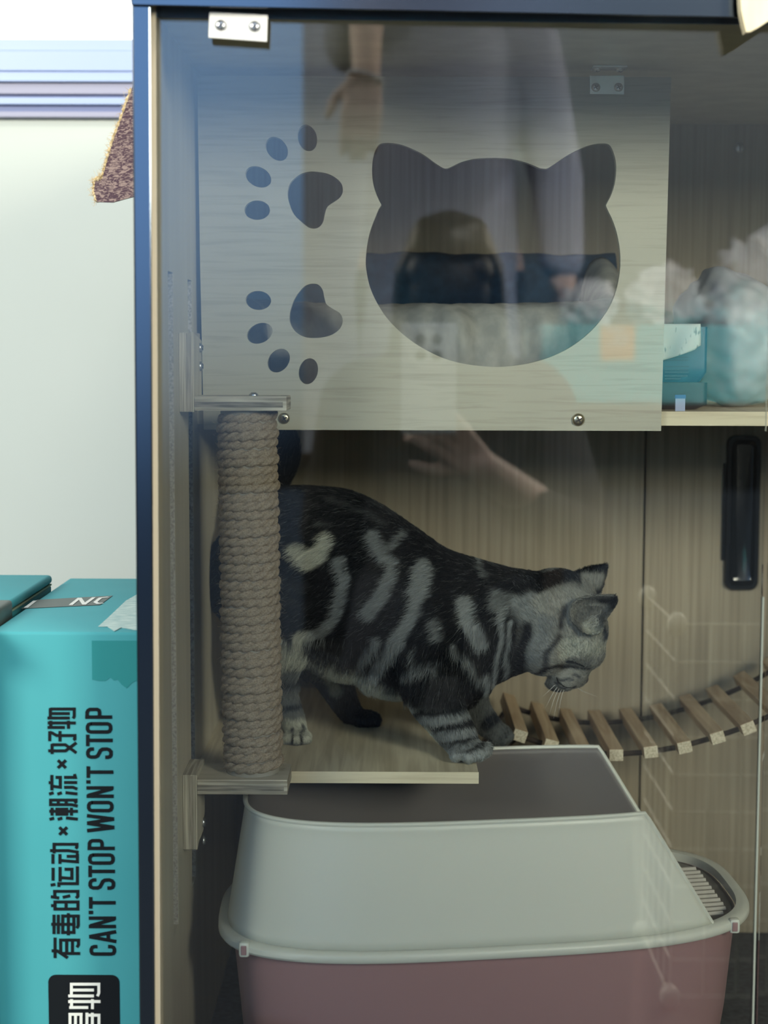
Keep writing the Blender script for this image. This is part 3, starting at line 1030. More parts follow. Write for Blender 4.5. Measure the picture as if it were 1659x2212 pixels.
han_a = [
    [(300, 193), (617, 193), (617, 290), (600, 318)], [(300, 180), (300, 330)], [(262, 312), (558, 312)], [(320, 253), (558, 253)],
    [(265, 378), (637, 378)], [(305, 348), (305, 445)], [(263, 437), (493, 437)], [(540, 348), (540, 455)],
    [(292, 488), (292, 620)], [(292, 500), (330, 515), (385, 545), (625, 545), (625, 590), (605, 605)], [(428, 485), (428, 625)],
    [(323, 655), (323, 790)], [(323, 667), (500, 667), (645, 775)], [(272, 748), (500, 748), (645, 640)],
    [(400, 872), (506, 975)], [(506, 872), (400, 975)],
    [(320, 1068), (320, 1272)], [(278, 1170), (330, 1170)], [(390, 1080), (390, 1100), (432, 1100), (432, 1232), (330, 1218)],
    [(482, 1100), (632, 1100), (620, 1055)], [(482, 1168), (655, 1168)], [(482, 1232), (600, 1232), (657, 1255)],
    [(284, 1322), (342, 1303)], [(394, 1322), (452, 1303)], [(502, 1302), (658, 1320)],
    [(304, 1385), (304, 1482)], [(288, 1402), (640, 1402), (640, 1425), (620, 1440)], [(288, 1462), (580, 1462), (662, 1482)], [(405, 1402), (405, 1462)], [(510, 1402), (510, 1462)],
    [(286, 1550), (664, 1550)], [(323, 1502), (323, 1607)], [(388, 1505), (388, 1605)], [(370, 1522), (537, 1522)], [(370, 1588), (537, 1588)], [(452, 1510), (452, 1600)], [(518, 1505), (518, 1605)], [(580, 1502), (580, 1607)],
    [(290, 1658), (350, 1640)], [(398, 1658), (458, 1640)], [(508, 1638), (664, 1655)],
    [(420, 1762), (522, 1860)], [(522, 1762), (420, 1860)],
    [(350, 1968), (350, 2108)], [(330, 1988), (652, 1988), (652, 2025), (636, 2045)], [(297, 2072), (540, 2072), (674, 2094)],
]
han_b = [
    [(333, -32), (333, 97)], [(425, -32), (425, 97)], [(425, 52), (655, 70), (655, -38)], [(515, -2), (655, -2)],
    [(335, 148), (335, 318)], [(427, 138), (427, 330)], [(430, 278), (583, 290), (583, 168), (487, 168)],
    [(655, 130), (655, 358), (392, 358)], [(411, 345), (411, 402)], [(303, 378), (365, 367)],
    [(335, 460), (661, 460), (661, 525), (636, 548)], [(357, 460), (357, 540)], [(305, 530), (415, 548)], [(463, 540), (560, 517)],
    [(340, 600), (662, 600)], [(340, 693), (662, 693)], [(361, 585), (361, 713)], [(662, 580), (662, 713)], [(506, 600), (506, 693)], [(308, 648), (360, 648)],
    [(347, 768), (347, 1023)], [(404, 768), (404, 1023)], [(311, 895), (630, 895)], [(462, 765), (462, 1023)], [(445, 786), (666, 786), (666, 915), (645, 945)], [(445, 1002), (630, 1002)], [(608, 790), (608, 1023)], [(536, 748), (536, 1040)],
    [(361, 1070), (361, 1340)], [(316, 1245), (388, 1245), (528, 1338)], [(415, 1103), (670, 1103), (670, 1165), (648, 1198)], [(435, 1090), (435, 1270)], [(430, 1280), (692, 1280)], [(514, 1105), (514, 1280)], [(590, 1105), (590, 1280)],
]
lat_a = [
    [(762, 300), (1119, 300)], [(788, 310), (788, 235), (800, 212), (825, 198), (920, 198), (945, 212), (952, 235), (952, 310)],
    [(835, 389), (1058, 389), (1085, 400), (1098, 425), (1098, 460), (1085, 486), (1058, 497), (835, 497), (806, 486), (793, 460), (793, 425), (806, 400), (835, 389), (850, 389)],
    [(796, 533), (796, 686)], [(796, 609), (1126, 609)],
    [(877, 723), (835, 725), (808, 740), (796, 765), (796, 795), (808, 818), (835, 830), (895, 830), (925, 815), (945, 780), (962, 745), (990, 727), (1050, 724), (1082, 735), (1103, 760), (1103, 800), (1090, 822), (1065, 833), (1027, 833)],
    [(803, 953), (803, 1107)], [(803, 1030), (1134, 1030)], [(776, 1160), (832, 1160)],
    [(778, 1240), (1137, 1240)], [(780, 1350), (1139, 1350)], [(800, 1340), (1120, 1250)],
    [(850, 1434), (1073, 1434), (1100, 1445), (1114, 1470), (1114, 1505), (1100, 1530), (1073, 1541), (850, 1541), (822, 1530), (808, 1505), (808, 1470), (822, 1445), (850, 1434), (865, 1434)],
    [(785, 1608), (1143, 1652)], [(1143, 1652), (787, 1708)], [(787, 1708), (1146, 1764)], [(1146, 1764), (788, 1808)],
    [(793, 2042), (1153, 2042)], [(818, 2052), (818, 1975), (832, 1952), (858, 1940), (950, 1940), (975, 1952), (985, 1975), (985, 2052)],
    [(865, 2130), (1090, 2130), (1116, 2141), (1130, 2166), (1130, 2201), (1116, 2226), (1090, 2237), (865, 2237), (836, 2226), (823, 2201), (823, 2166), (836, 2141), (865, 2130), (880, 2130)],
]
lat_b = [
    [(823, 120), (823, 272)], [(823, 196), (1150, 196)],
    [(904, 308), (862, 310), (835, 325), (823, 350), (823, 380), (835, 403), (862, 415), (922, 415), (952, 400), (972, 365), (989, 330), (1017, 312), (1077, 309), (1109, 320), (1130, 345), (1130, 385), (1117, 407), (1092, 416), (1050, 416)],
    [(831, 535), (831, 687)], [(831, 610), (1158, 610)], [(805, 738), (862, 738)],
    [(805, 814), (1163, 814)], [(806, 924), (1163, 924)], [(825, 914), (1145, 824)],
    [(1165, 992), (812, 1058)], [(812, 1058), (1167, 1122)], [(1063, 1012), (1063, 1105)],
    [(918, 1189), (875, 1190), (850, 1200), (838, 1225), (838, 1255), (850, 1278), (880, 1287), (1100, 1287), (1130, 1278), (1142, 1255), (1142, 1222), (1130, 1200), (1105, 1190), (1060, 1189)],
]
mb = MB()
for st in han_a: mb.stroke([A_(*q) for q in st], S(6.7, YT))
for st in han_b: mb.stroke([B_(*q) for q in st], S(6.7, YT))
mb.build('slogan_lettering', 'ink', bx)
mb = MB()
for st in lat_a: mb.stroke([A_(*q) for q in st], S(7.8, YT))
for st in lat_b: mb.stroke([B_(*q) for q in st], S(7.8, YT))
mb.build('slogan_lettering', 'ink', bx)
# black rounded badge with white characters
c0, c1 = B_(270, 1560), B_(1225, 2900)
mb = MB()
loop = rr(c0.x, c1.x, c1.z, c0.z, .0062, YT, 8)
mb.prism([q + Vector((0, -.0004, 0)) for q in loop], (0, .0003, 0))
bd = mb.build('badge', 'ink', bx)
mb = MB()
for st in [[(580, 1683), (940, 1683), (940, 1800), (922, 1840)], [(578, 1665), (578, 1855)], [(590, 1760), (875, 1760)], [(537, 1838), (875, 1838)],
           [(537, 1912), (962, 1912)], [(580, 1882), (580, 1990)], [(550, 1990), (800, 1990)], [(856, 1882), (856, 2010)],
           [(540, 2080), (725, 2080)], [(560, 2080), (560, 2260)], [(632, 2090), (632, 2260)], [(705, 2080), (705, 2260)], [(560, 2250), (705, 2250)],
           [(783, 2060), (783, 2400)], [(855, 2060), (855, 2400)], [(770, 2092), (942, 2092), (942, 2380)],
           [(537, 2330), (700, 2420)], [(537, 2420), (700, 2500)], [(640, 2460), (960, 2460)]]:
    mb.stroke([B_(*q) + Vector((0, -.0004, 0)) for q in st], S(6.3, YT))
mb.build('badge_lettering', 'print_white', bd)
# clear tape over the top edge
tp = [(198, 1384), (300, 1384), (300, 1468), (285, 1475), (274, 1487), (262, 1478), (254, 1468), (246, 1470), (238, 1463), (228, 1471), (214, 1471), (199, 1468)]
MB().prism([P(x, y, YT - .0002) for x, y in tp], (0, .0002, 0)).build('tape', 'turq_tape', bx)


def T_(px, py, dz=.0003):
    """Point on the carton's top that the photo shows at (px, py)."""
    d = P(px, py, 1.0) - Vector((0, 0, EYE))
    k = (ZX + dz - EYE) / d.z
    return Vector((0, 0, EYE)) + d * k
band = [(45, 1315), (80, 1296), (243, 1287), (216, 1307)]
MB().prism([T_(*q) for q in band], (0, 0, .0002)).build('printed_band', 'band', bx)
for letter in ([[(153, 1307), (172, 1292)], [(172, 1292), (182, 1306)], [(182, 1306), (203, 1291)]],
               [[(234, 1290), (217, 1292), (206, 1301), (212, 1304), (222, 1303)]], [[(56, 1313), (76, 1298)]]):
    mb = MB()
    for p in letter:
        mb.stroke([T_(*r, dz=.0006) for r in p], .0034, normal=(0, 0, 1), lift=.0003)
    mb.build('printed_letter', 'print_white', bx)
lbl = [(212, 1354), (232, 1336), (272, 1298), (297, 1284), (297, 1362), (262, 1356), (247, 1364), (232, 1354)]
MB().prism([T_(*q) for q in lbl], (0, 0, .0003)).build('torn_label', 'label', bx)

# neighbouring carton, a little taller, with a thick double lid edge
b2 = thing('carton.001', 'turquoise carton with a thick double lid edge and dark tape, next to the slogan carton', 'carton', (-0.40, 1.41, 0))
x_e = -0.3215
MB().box((-0.50, 1.26, 0.001), (x_e - .004, 1.545, ZX - .006), .002).build('carton_body', 'turq', b2)
MB().box((-0.505, 1.245, ZX - .006), (x_e, 1.56, ZX + .0015), .002, 3).build('lid_lower', 'turq', b2, smooth=True)
MB().box((-0.504, 1.246, ZX + .0015), (x_e + .0004, 1.559, ZX + .003)).build('lid_seam', 'kraft', b2)
MB().box((-0.505, 1.245, ZX + .003), (x_e + .001, 1.56, ZX + .0115), .0035, 3).build('lid_upper', 'turq', b2, smooth=True)
MB().box((-0.506, 1.340, ZX - .0055), (x_e + .0018, 1.392, ZX + .0122), .003, 3).build('dark_tape', 'band', b2, smooth=True)

# ------------------------------------------------------------------ the cat
YCAT = 1.575                     # depth of its middle
CATX, CATZ = P(880, 1300, YCAT).x, ZL


class Soft:
    """Collects overlapping rounded volumes that a voxel remesh fuses into one body."""
    def __init__(self):
        self.mb = MB()

    def loft(self, st, seg=28, flat=False, power=1.0):
        """st: (px, py, Y, half height px, half width m). flat: rings stand upright (torso)."""
        ctr = [P(a, b, y) for a, b, y, r, w in st]
        n = len(st)
        # resample smoothly
        m_ = (n - 1) * 6 + 1
        C, R, W = [], [], []
        for i in range(m_):
            u = i / 6
            k = min(int(u), n - 2)
            t = u - k
            idx = [max(k - 1, 0), k, k + 1, min(k + 2, n - 1)]
            def cr(v):
                return 0.5 * ((2 * v[1]) + (v[2] - v[0]) * t + (2 * v[0] - 5 * v[1] + 4 * v[2] - v[3]) * t * t + (3 * v[1] - v[0] - 3 * v[2] + v[3]) * t ** 3)
            C.append(cr([ctr[q] for q in idx]))
            R.append(cr([S(st[q][3], st[q][2]) for q in idx]))
            W.append(cr([st[q][4] for q in idx]))
        rings = []
        for i in range(m_):
            t = (C[min(i + 1, m_ - 1)] - C[max(i - 1, 0)]).normalized()
            side_ = Vector((0, 1, 0))
            if flat:
                up = Vector((0, 0, 1))
            else:
                side_ = (side_ - t * side_.dot(t)).normalized()
                up = side_.cross(t).normalized()
            ring = []
            for k in range(seg):
                a = 2 * math.pi * k / seg
                ring.append(C[i] + up * math.sin(a) * R[i] + side_ * math.cos(a) * W[i])
            rings.append(ring)
        # rounded ends
        def cap(i, s_):
            t = (C[min(i + 1, m_ - 1)] - C[max(i - 1, 0)]).normalized() * s_
            out = []
            for q in (0.35, 0.65, 0.9, 0.985):
                kk = math.sqrt(max(0, 1 - q * q))
                d = t * min(R[i], W[i]) * q
                out.append([C[i] + (p - C[i]) * kk + d for p in rings[i]])
            return out
        rings = list(reversed(cap(0, -1))) + rings + cap(m_ - 1, 1)
        self.mb.rings(rings)
        return self

    def ball(self, px, py, Y, rx, rz, ry, ang=0.0):
        rot = Matrix.Rotation(math.radians(ang), 3, 'Y')
        self.mb.ball(P(px, py, Y), (S(rx, Y), ry, S(rz, Y)), 28, 18, rot)
        return self


cat = thing('cat', 'silver tabby cat with black swirls stepping off the lower shelf, head bowed', 'cat', (CATX, YCAT, ZL))
sf = Soft()
# torso, tail end to neck
sf.loft([(518, 1240, 1.615, 110, .034), (556, 1236, 1.612, 165, .050), (620, 1238, 1.608, 188, .057), (690, 1246, 1.602, 196, .060),
         (760, 1262, 1.596, 202, .061), (830, 1296, 1.590, 203, .060), (900, 1330, 1.582, 190, .056), (965, 1352, 1.577, 168, .052),
         (1030, 1352, 1.574, 146, .046), (1090, 1346, 1.573, 124, .041), (1150, 1340, 1.573, 108, .039)], flat=True)
# haunch and shoulder
sf.ball(615, 1330, 1.580, 105, 125, .036, 10)
sf.ball(955, 1390, 1.548, 90, 150, .030, -15)
sf.ball(960, 1420, 1.600, 80, 110, .028, -10)
# belly sag and chest
sf.ball(740, 1400, 1.600, 120, 66, .046, 14)
sf.ball(1010, 1440, 1.575, 70, 75, .042)
sf.ball(835, 1446, 1.590, 90, 62, .040, 24)
# head
sf.ball(1200, 1338, 1.573, 104, 112, .042)
sf.ball(1246, 1368, 1.573, 66, 78, .038, 20)
sf.ball(1176, 1395, 1.560, 62, 66, .030)
sf.ball(1182, 1395, 1.590, 58, 60, .030)
sf.ball(1266, 1402, 1.573, 42, 46, .026)
sf.ball(1232, 1446, 1.573, 42, 42, .021)
sf.ball(1218, 1462, 1.564, 34, 32, .016)
sf.ball(1222, 1460, 1.583, 32, 30, .014)
sf.ball(1252, 1455, 1.573, 20, 30, .010)
sf.ball(1205, 1476, 1.573, 28, 19, .013)
# far ear
sf.loft([(1262, 1268, 1.600, 44, .008), (1284, 1246, 1.601, 31, .006), (1302, 1229, 1.602, 15, .0042), (1312, 1219, 1.602, 6, .003)], 16)
# tail, rising behind the post
sf.loft([(540, 1130, 1.640, 45, .020), (560, 1070, 1.655, 42, .018), (592, 1010, 1.668, 44, .018), (606, 970, 1.674, 40, .018), (590, 930, 1.678, 34, .016), (560, 905, 1.68, 26, .013)], 20)
# near hind leg
zy = 1.584
sf.loft([(600, 1380, 1.575, 86, .034), (588, 1450, 1.590, 60, .024), (608, 1510, 1.600, 40, .015), (632, 1556, 1.600, 28, .0125), (640, 1588, 1.592, 24, .0125)], 22)
sf.ball(643, 1592, 1.585, 31, 19, .016)
for k, (q, yy, d) in enumerate([(621, 1.574, 0), (641, 1.570, 2), (661, 1.576, 0)]):
    sf.ball(q, 1597 + d, yy, 12.5, 15, .0085)
# far hind leg
sf.loft([(690, 1400, 1.640, 74, .030), (716, 1455, 1.655, 46, .020), (738, 1505, 1.664, 33, .014), (760, 1543, 1.668, 26, .012), (778, 1555, 1.664, 22, .012)], 22)
sf.ball(790, 1553, 1.656, 34, 19, .016)
for q, yy in ((775, 1.646), (796, 1.642), (814, 1.648)):
    sf.ball(q, 1556, yy, 12, 15, .008)
# near front leg
sf.loft([(950, 1430, 1.540, 92, .030), (940, 1500, 1.532, 66, .024), (965, 1552, 1.526, 50, .019), (990, 1592, 1.522, 42, .0165), (1004, 1618, 1.518, 34, .0155)], 24)
sf.ball(1010, 1618, 1.512, 44, 26, .018, 10)
for q, r_, yy in ((984, 1630, 1.500), (1012, 1634, 1.4975), (1036, 1629, 1.5005), (1051, 1619, 1.508)):
    sf.ball(q, r_, yy, 14.5, 17, .0095)
# far front leg, reaching down to the bridge
sf.loft([(990, 1470, 1.600, 66, .024), (1018, 1525, 1.612, 42, .016), (1048, 1560, 1.622, 30, .0125), (1074, 1583, 1.628, 25, .0115)], 20)
sf.ball(1082, 1590, 1.628, 28, 24, .014, -20)
for q, r_, yy in ((1070, 1602, 1.618), (1088, 1600, 1.616), (1102, 1590, 1.620)):
    sf.ball(q, r_, yy, 11, 13, .007)
body = sf.mb.build('body', 'fur', None)
rm = body.modifiers.new('fuse', 'REMESH')
rm.mode = 'VOXEL'
rm.voxel_size = 0.0023
smo = body.modifiers.new('soften', 'SMOOTH')
smo.iterations = 7
smo.factor = 0.5
bpy.context.view_layer.update()
dg = bpy.context.evaluated_depsgraph_get()
me = bpy.data.meshes.new_from_object(body.evaluated_get(dg))
bpy.data.objects.remove(body)

# ---- near ear: a hollow shell added to the same mesh before the last fuse
ear_out = [(1243, 1352), (1233, 1338), (1231, 1322), (1236, 1305), (1250, 1293), (1270, 1287), (1300, 1285), (1322, 1285), (1333, 1290), (1333, 1300),
           (1326, 1314), (1316, 1328), (1308, 1340), (1303, 1356), (1294, 1370), (1275, 1372), (1255, 1364)]
ear_c = (1272, 1334)


def ear_mesh():
    mb = MB()
    n = len(ear_out)
    L = smooth_loop(ear_out, 3)
    front, back = [], []
    for k, push in ((1.0, 0), (0.93, .0035), (0.82, .009), (0.6, .015), (0.36, .018), (0.05, .019)):
        front.append([P(ear_c[0] + (x - ear_c[0]) * k, ear_c[1] + (y - ear_c[1]) * k, 1.522 + push) for x, y in L])
    for k, push in ((1.0, .0008), (1.0, .006), (0.95, .013), (0.80, .021), (0.5, .026), (0.05, .028)):
        back.append([P(ear_c[0] + (x - ear_c[0]) * k, ear_c[1] + (y - ear_c[1]) * k, 1.522 + push) for x, y in L])
    mb.rings(list(reversed(front)) + back)
    return mb


eo = ear_mesh().build('ear_shell', 'fur', None)
bm = bmesh.new()
bm.from_mesh(me)
bm.from_mesh(eo.data)
bpy.data.objects.remove(eo)
bpy.data.meshes.remove(me)
me = bpy.data.meshes.new('cat_body')
bm.to_mesh(me)
bm.free()
body = bpy.data.objects.new('body', me)
COL.objects.link(body)
rm = body.modifiers.new('fuse', 'REMESH')
rm.mode = 'VOXEL'
rm.voxel_size = 0.0017
smo = body.modifiers.new('soften', 'SMOOTH')
smo.iterations = 2
smo.factor = 0.5
bpy.context.view_layer.update()
me2 = bpy.data.meshes.new_from_object(body.evaluated_get(bpy.context.evaluated_depsgraph_get()))
bpy.data.objects.remove(body)
me2.name = 'cat_body'
me2.materials.clear()
me2.materials.append(M['fur'])
for p in me2.polygons:
    p.use_smooth = True
    p.material_index = 0
# keep the paws on, not in, the shelf
nv = len(me2.vertices)
co = np.empty(nv * 3, np.float32)
me2.vertices.foreach_get('co', co)
co = co.reshape(-1, 3)
on_shelf = (co[:, 0] < XL + 0.004) & (co[:, 2] < ZL + .0004)
co[on_shelf, 2] = ZL + .0004
me2.vertices.foreach_set('co', co.ravel())
me2.update()
body = bpy.data.objects.new('body', me2)
COL.objects.link(body)
under(body, cat)

# ---- coat pattern, laid out on the animal's side (x along it, z up), written in the photo's scale
def side_xy(c):
    """Side view of points: length along x and height, in units of the photo's scale at the cat's depth."""
    x = VX + c[:, 0] * F / YCAT
    y = VY - (c[:, 2] - EYE) * F / YCAT
    return np.stack([x, y], 1)


DARK = np.array([.0035, .0048, .007])
GREY = np.array([.165, .178, .176])
PALE = np.array([.36, .37, .315])
FACE = np.array([.225, .228, .205])


def seg_d(p, a, b):
    a, b = np.array(a, float), np.array(b, float)
    d = b - a
    t = np.clip(((p - a) @ d) / (d @ d + 1e-9), 0, 1)
    return np.linalg.norm(p - a - t[:, None] * d, axis=1)


def line_d(p, pts):
    return np.min([seg_d(p, pts[i], pts[i + 1]) for i in range(len(pts) - 1)], axis=0)


def paint(col, p, pts, w, c, soft=8.0, amt=1.0):
    m_ = np.clip((w / 2 + soft / 2 - line_d(p, pts)) / soft, 0, 1) * amt
    m_ = m_ * m_ * (3 - 2 * m_)
    return col * (1 - m_[:, None]) + np.array(c) * m_[:, None]


def coat(c):
    p = side_xy(c)
    wob = np.array([noise.noise(Vector(q) * 60) for q in c])
    wob2 = np.array([noise.noise(Vector(q) * 60 + Vector((9, 4, 2))) for q in c])
    p = p + np.stack([wob, wob2], 1) * 7
    col = np.tile(DARK, (len(c), 1))
    # dim brindling on the flank and spine
    for pts, w, a in [([(716, 1076), (788, 1102), (837, 1128)], 12, .35), ([(807, 1083), (863, 1118)], 9, .3), ([(640, 1080), (700, 1092)], 10, .2),
                      ([(690, 1126), (716, 1130)], 13, .5), ([(620, 1250), (660, 1262)], 30, .25), ([(630, 1290), (676, 1300)], 26, .2)]:
        col = paint(col, p, pts, w, GREY * .8, 12, a)
    lights = [
        ([(645, 1186), (672, 1206), (702, 1180), (710, 1163)], 36, PALE * 1.25, 9),
        ([(737, 1203), (747, 1245), (743, 1285), (730, 1327), (700, 1360), (665, 1368)], 25, GREY * 1.15, 9),
        ([(655, 1366), (640, 1392)], 20, PALE, 10),
        ([(812, 1155), (833, 1190), (851, 1202), (851, 1234), (832, 1271), (800, 1316)], 30, GREY * 1.0, 10),
        ([(833, 1180), (868, 1158), (880, 1150)], 14, GREY * .8, 9),
        ([(917, 1212), (910, 1258), (898, 1304), (879, 1343), (853, 1382), (826, 1422), (812, 1455)], 27, GREY * 1.1, 10),
        ([(915, 1225), (908, 1265)], 44, GREY * 1.1, 10),
        ([(1006, 1292), (1016, 1333), (1037, 1370)], 34, GREY * 1.25, 10),
        ([(944, 1325), (944, 1358)], 24, GREY * .8, 10),
        ([(976, 1380), (986, 1394)], 14, GREY * .7, 10),
        ([(895, 1385), (898, 1420)], 12, GREY * .7, 8),
        ([(820, 1375), (800, 1400), (780, 1430)], 20, GREY, 10),
        # belly edge
        ([(600, 1402), (660, 1440), (740, 1466), (800, 1490), (860, 1516), (915, 1556), (940, 1592)], 56, PALE * 1.25, 18),
        ([(880, 1432), (905, 1425), (940, 1415)], 13, GREY, 8),
        ([(1000, 1400), (1020, 1430), (1040, 1455)], 16, GREY * .8, 10),
        ([(1058, 1218), (1080, 1262), (1076, 1290)], 34, GREY * .8, 12),
        # neck stripes
        ([(1086, 1300), (1080, 1379), (1072, 1427), (1073, 1470), (1092, 1495)], 13, GREY * 1.3, 6),
        ([(1102, 1330), (1097, 1400), (1101, 1452)], 9, GREY * 1.2, 5),
        ([(1052, 1450), (1058, 1490), (1070, 1510)], 14, GREY * 1.2, 6),
        ([(1100, 1215), (1160, 1226), (1210, 1228)], 8, GREY * .7, 6),
    ]
    for pts, w, c_, s_ in lights:
        col = paint(col, p, pts, w, c_, s_)
    # head: pale grey with dark bands
    hd = np.linalg.norm((p - np.array([1222, 1372])) / np.array([112, 132]), axis=1)
    m_ = np.clip((1.0 - hd) / .18, 0, 1)[:, None]
    col = col * (1 - m_) + FACE * m_
    col = paint(col, p, [(1130, 1290), (1165, 1330), (1150, 1400)], 66, GREY * 1.05, 30)
    col = paint(col, p, [(1175, 1295), (1215, 1300)], 50, FACE * 1.05, 20)
    col = paint(col, p, [(1225, 1385), (1290, 1395)], 40, PALE * 1.0, 20)
    col = paint(col, p, [(1215, 1408), (1245, 1402)], 16, PALE * 1.15, 10)
    col = paint(col, p, [(1060, 1222), (1110, 1246), (1161, 1262), (1203, 1243), (1240, 1236), (1270, 1252), (1296, 1282)], 20, DARK, 9)
    col = paint(col, p, [(1068, 1250), (1130, 1262)], 30, DARK, 14)
    col = paint(col, p, [(1135, 1345), (1122, 1400), (1117, 1445)], 26, DARK * 1.5, 16)
    col = paint(col, p, [(1205, 1360), (1180, 1402), (1173, 1450)], 11, DARK * 4, 14)
    col = paint(col, p, [(1212, 1305), (1208, 1340)], 14, DARK * 4, 16)
    col = paint(col, p, [(1160, 1455), (1175, 1436), (1205, 1429), (1240, 1433), (1275, 1446)], 8, DARK * 1.2, 7)
    col = paint(col, p, [(1185, 1458), (1225, 1452)], 26, FACE * .9, 12)
    col = paint(col, p, [(1222, 1455), (1246, 1466)], 16, FACE * 1.05, 8)
    col = paint(col, p, [(1300, 1340), (1310, 1375)], 14, DARK * 6, 12)
    # ears: pale rim, dim hollow
    near_ear = (c[:, 1] < 1.546) & (p[:, 0] > 1222)
    ec = col.copy()
    L_in = np.min([seg_d(p, ear_out[i], ear_out[(i + 1) % len(ear_out)]) for i in range(len(ear_out))], axis=0)
    inside = np.linalg.norm((p - np.array(ear_c)) / np.array([44, 36]), axis=1) < 1
    ec[inside] = FACE * .50
    ec = paint(ec, p, [(1268, 1345), (1292, 1360)], 26, PALE * .9, 16)
    rim = np.clip((7 - L_in) / 5, 0, 1)[:, None]
    ec = ec * (1 - rim) + FACE * 1.15 * rim
    col[near_ear & inside] = ec[near_ear & inside]
    col = paint(col, p, [(1300, 1262), (1275, 1262)], 34, FACE * .9, 12)
    col = paint(col, p, [(1312, 1218), (1304, 1234)], 20, DARK * 2, 12)
    # muzzle flecks
    for pts in ([(1212, 1463), (1228, 1460), (1238, 1466)], [(1205, 1470), (1210, 1480), (1222, 1484)], [(1240, 1452), (1252, 1462)]):
        col = paint(col, p, pts, 5, DARK * 5, 6)
    # legs
    near = c[:, 1] < 1.575
    low = p[:, 1] > 1496
    fl = (p[:, 0] > 880) & low & near
    base = GREY * 1.05
    t = np.clip((p[:, 1] - 1496) / 30, 0, 1)[:, None]
    lc = col * (1 - t) + base * t
    for pts, w in [([(900, 1520), (1040, 1500)], 15), ([(905, 1556), (1045, 1532)], 13), ([(930, 1588), (1030, 1566)], 7), ([(985, 1598), (1040, 1580)], 7), ([(1015, 1545), (1045, 1540)], 8)]:
        lc = paint(lc, p, pts, w, DARK * 1.2, 8)
    lc = paint(lc, p, [(920, 1560), (945, 1600)], 20, PALE, 12)
    lc = paint(lc, p, [(975, 1612), (1050, 1606)], 30, GREY * 1.6, 16)
    lc = paint(lc, p, [(985, 1632), (1055, 1628)], 26, PALE * 1.4, 10)
    for a, b in (((999, 1626), (1003, 1650)), ((1025, 1618), (1031, 1648)), ((1046, 1612), (1049, 1636))):
        lc = paint(lc, p, [a, b], 6, DARK, 5)  # gaps between the toes: crease shade put into the coat colour
    lc = paint(lc, p, [(930, 1622), (972, 1640)], 16, DARK, 9)
    col[fl] = lc[fl]
    hl = (p[:, 0] < 700) & (p[:, 1] > 1430) & (c[:, 1] < 1.625)
    lc = np.tile(GREY * .75, (len(c), 1))
    lc = paint(lc, p, [(600, 1470), (660, 1476)], 18, DARK * 2, 12)
    lc = paint(lc, p, [(600, 1545), (650, 1540)], 12, DARK * 3, 10)
    lc = paint(lc, p, [(615, 1590), (670, 1592)], 40, PALE * 1.2, 14)
    for a, b in (((631, 1590), (632, 1616)), ((651, 1586), (653, 1612))):
        lc = paint(lc, p, [a, b], 6, DARK, 5)  # hind toe gaps, likewise shade painted as dark fur
    col[hl] = lc[hl]
    fh = (c[:, 1] > 1.628) & (p[:, 1] > 1400) & (p[:, 0] < 900)
    lc = np.tile(DARK * 3, (len(c), 1))
    lc = paint(lc, p, [(690, 1420), (702, 1490), (722, 1530)], 26, PALE * .8, 16)
    col[fh] = lc[fh]
    ff = (c[:, 1] > 1.592) & (p[:, 0] > 985) & (p[:, 1] > 1488)
    lc = np.tile(GREY * .55, (len(c), 1))
    lc = paint(lc, p, [(1060, 1590), (1110, 1560)], 34, DARK * 2.2, 16)
    col[ff] = lc[ff]
    return np.clip(col, 0, 1)


cols = coat(co)
ca = me2.color_attributes.new('coat', 'FLOAT_COLOR', 'POINT')
ca.data.foreach_set('color', np.concatenate([cols, np.ones((nv, 1))], 1).astype(np.float32).ravel())

# ---- fur
me2.calc_loop_triangles()
nt_ = len(me2.loop_triangles)
tri = np.empty(nt_ * 3, np.int32)
me2.loop_triangles.foreach_get('vertices', tri)
tri = tri.reshape(-1, 3)
nrm = np.empty(nv * 3, np.float32)
me2.vertices.foreach_get('normal', nrm)
nrm = nrm.reshape(-1, 3)
A0, A1, A2 = co[tri[:, 0]], co[tri[:, 1]], co[tri[:, 2]]
ar = np.linalg.norm(np.cross(A1 - A0, A2 - A0), axis=1)
NH = 120000
pick = rng.choice(nt_, NH, p=ar / ar.sum())
r1, r2 = np.sqrt(rng.random(NH)), rng.random(NH)
w0, w1, w2 = 1 - r1, r1 * (1 - r2), r1 * r2
def mixv(v): return v[tri[pick, 0]] * w0[:, None] + v[tri[pick, 1]] * w1[:, None] + v[tri[pick, 2]] * w2[:, None]
root, hn, hc = mixv(co), mixv(nrm), mixv(cols)
hn /= np.linalg.norm(hn, axis=1)[:, None] + 1e-9
pp = side_xy(root)
# lie of the coat: backwards and down along the body, down the legs, away from the nose on the head
flow = np.tile(np.array([-.80, 0, -.45]), (NH, 1))
leg = (pp[:, 1] > 1490)
flow[leg] = [.15, 0, -1.0]
belly = (pp[:, 1] > 1370) & (pp[:, 1] <= 1500) & (pp[:, 0] < 1000)
flow[belly] = [-.25, -.05, -.95]
chest = (pp[:, 0] > 1000) & (pp[:, 0] < 1120) & (pp[:, 1] > 1330) & (pp[:, 1] <= 1500)
flow[chest] = [-.2, 0, -1.0]
tail = (root[:, 1] > 1.635) & (pp[:, 1] < 1120)
flow[tail] = [.25, 0, .9]
head = (pp[:, 0] > 1110)
nosep = np.array(P(1255, 1465, 1.573))
away = root - nosep
away /= np.linalg.norm(away, axis=1)[:, None] + 1e-9
flow[head] = away[head]
flow += rng.normal(0, .16, (NH, 3))
flow -= hn * np.sum(flow * hn, axis=1)[:, None]
flow /= np.linalg.norm(flow, axis=1)[:, None] + 1e-9
L_ = rng.uniform(.75, 1.2, NH) * .0085
L_[belly] *= 1.45
L_[leg] *= .55
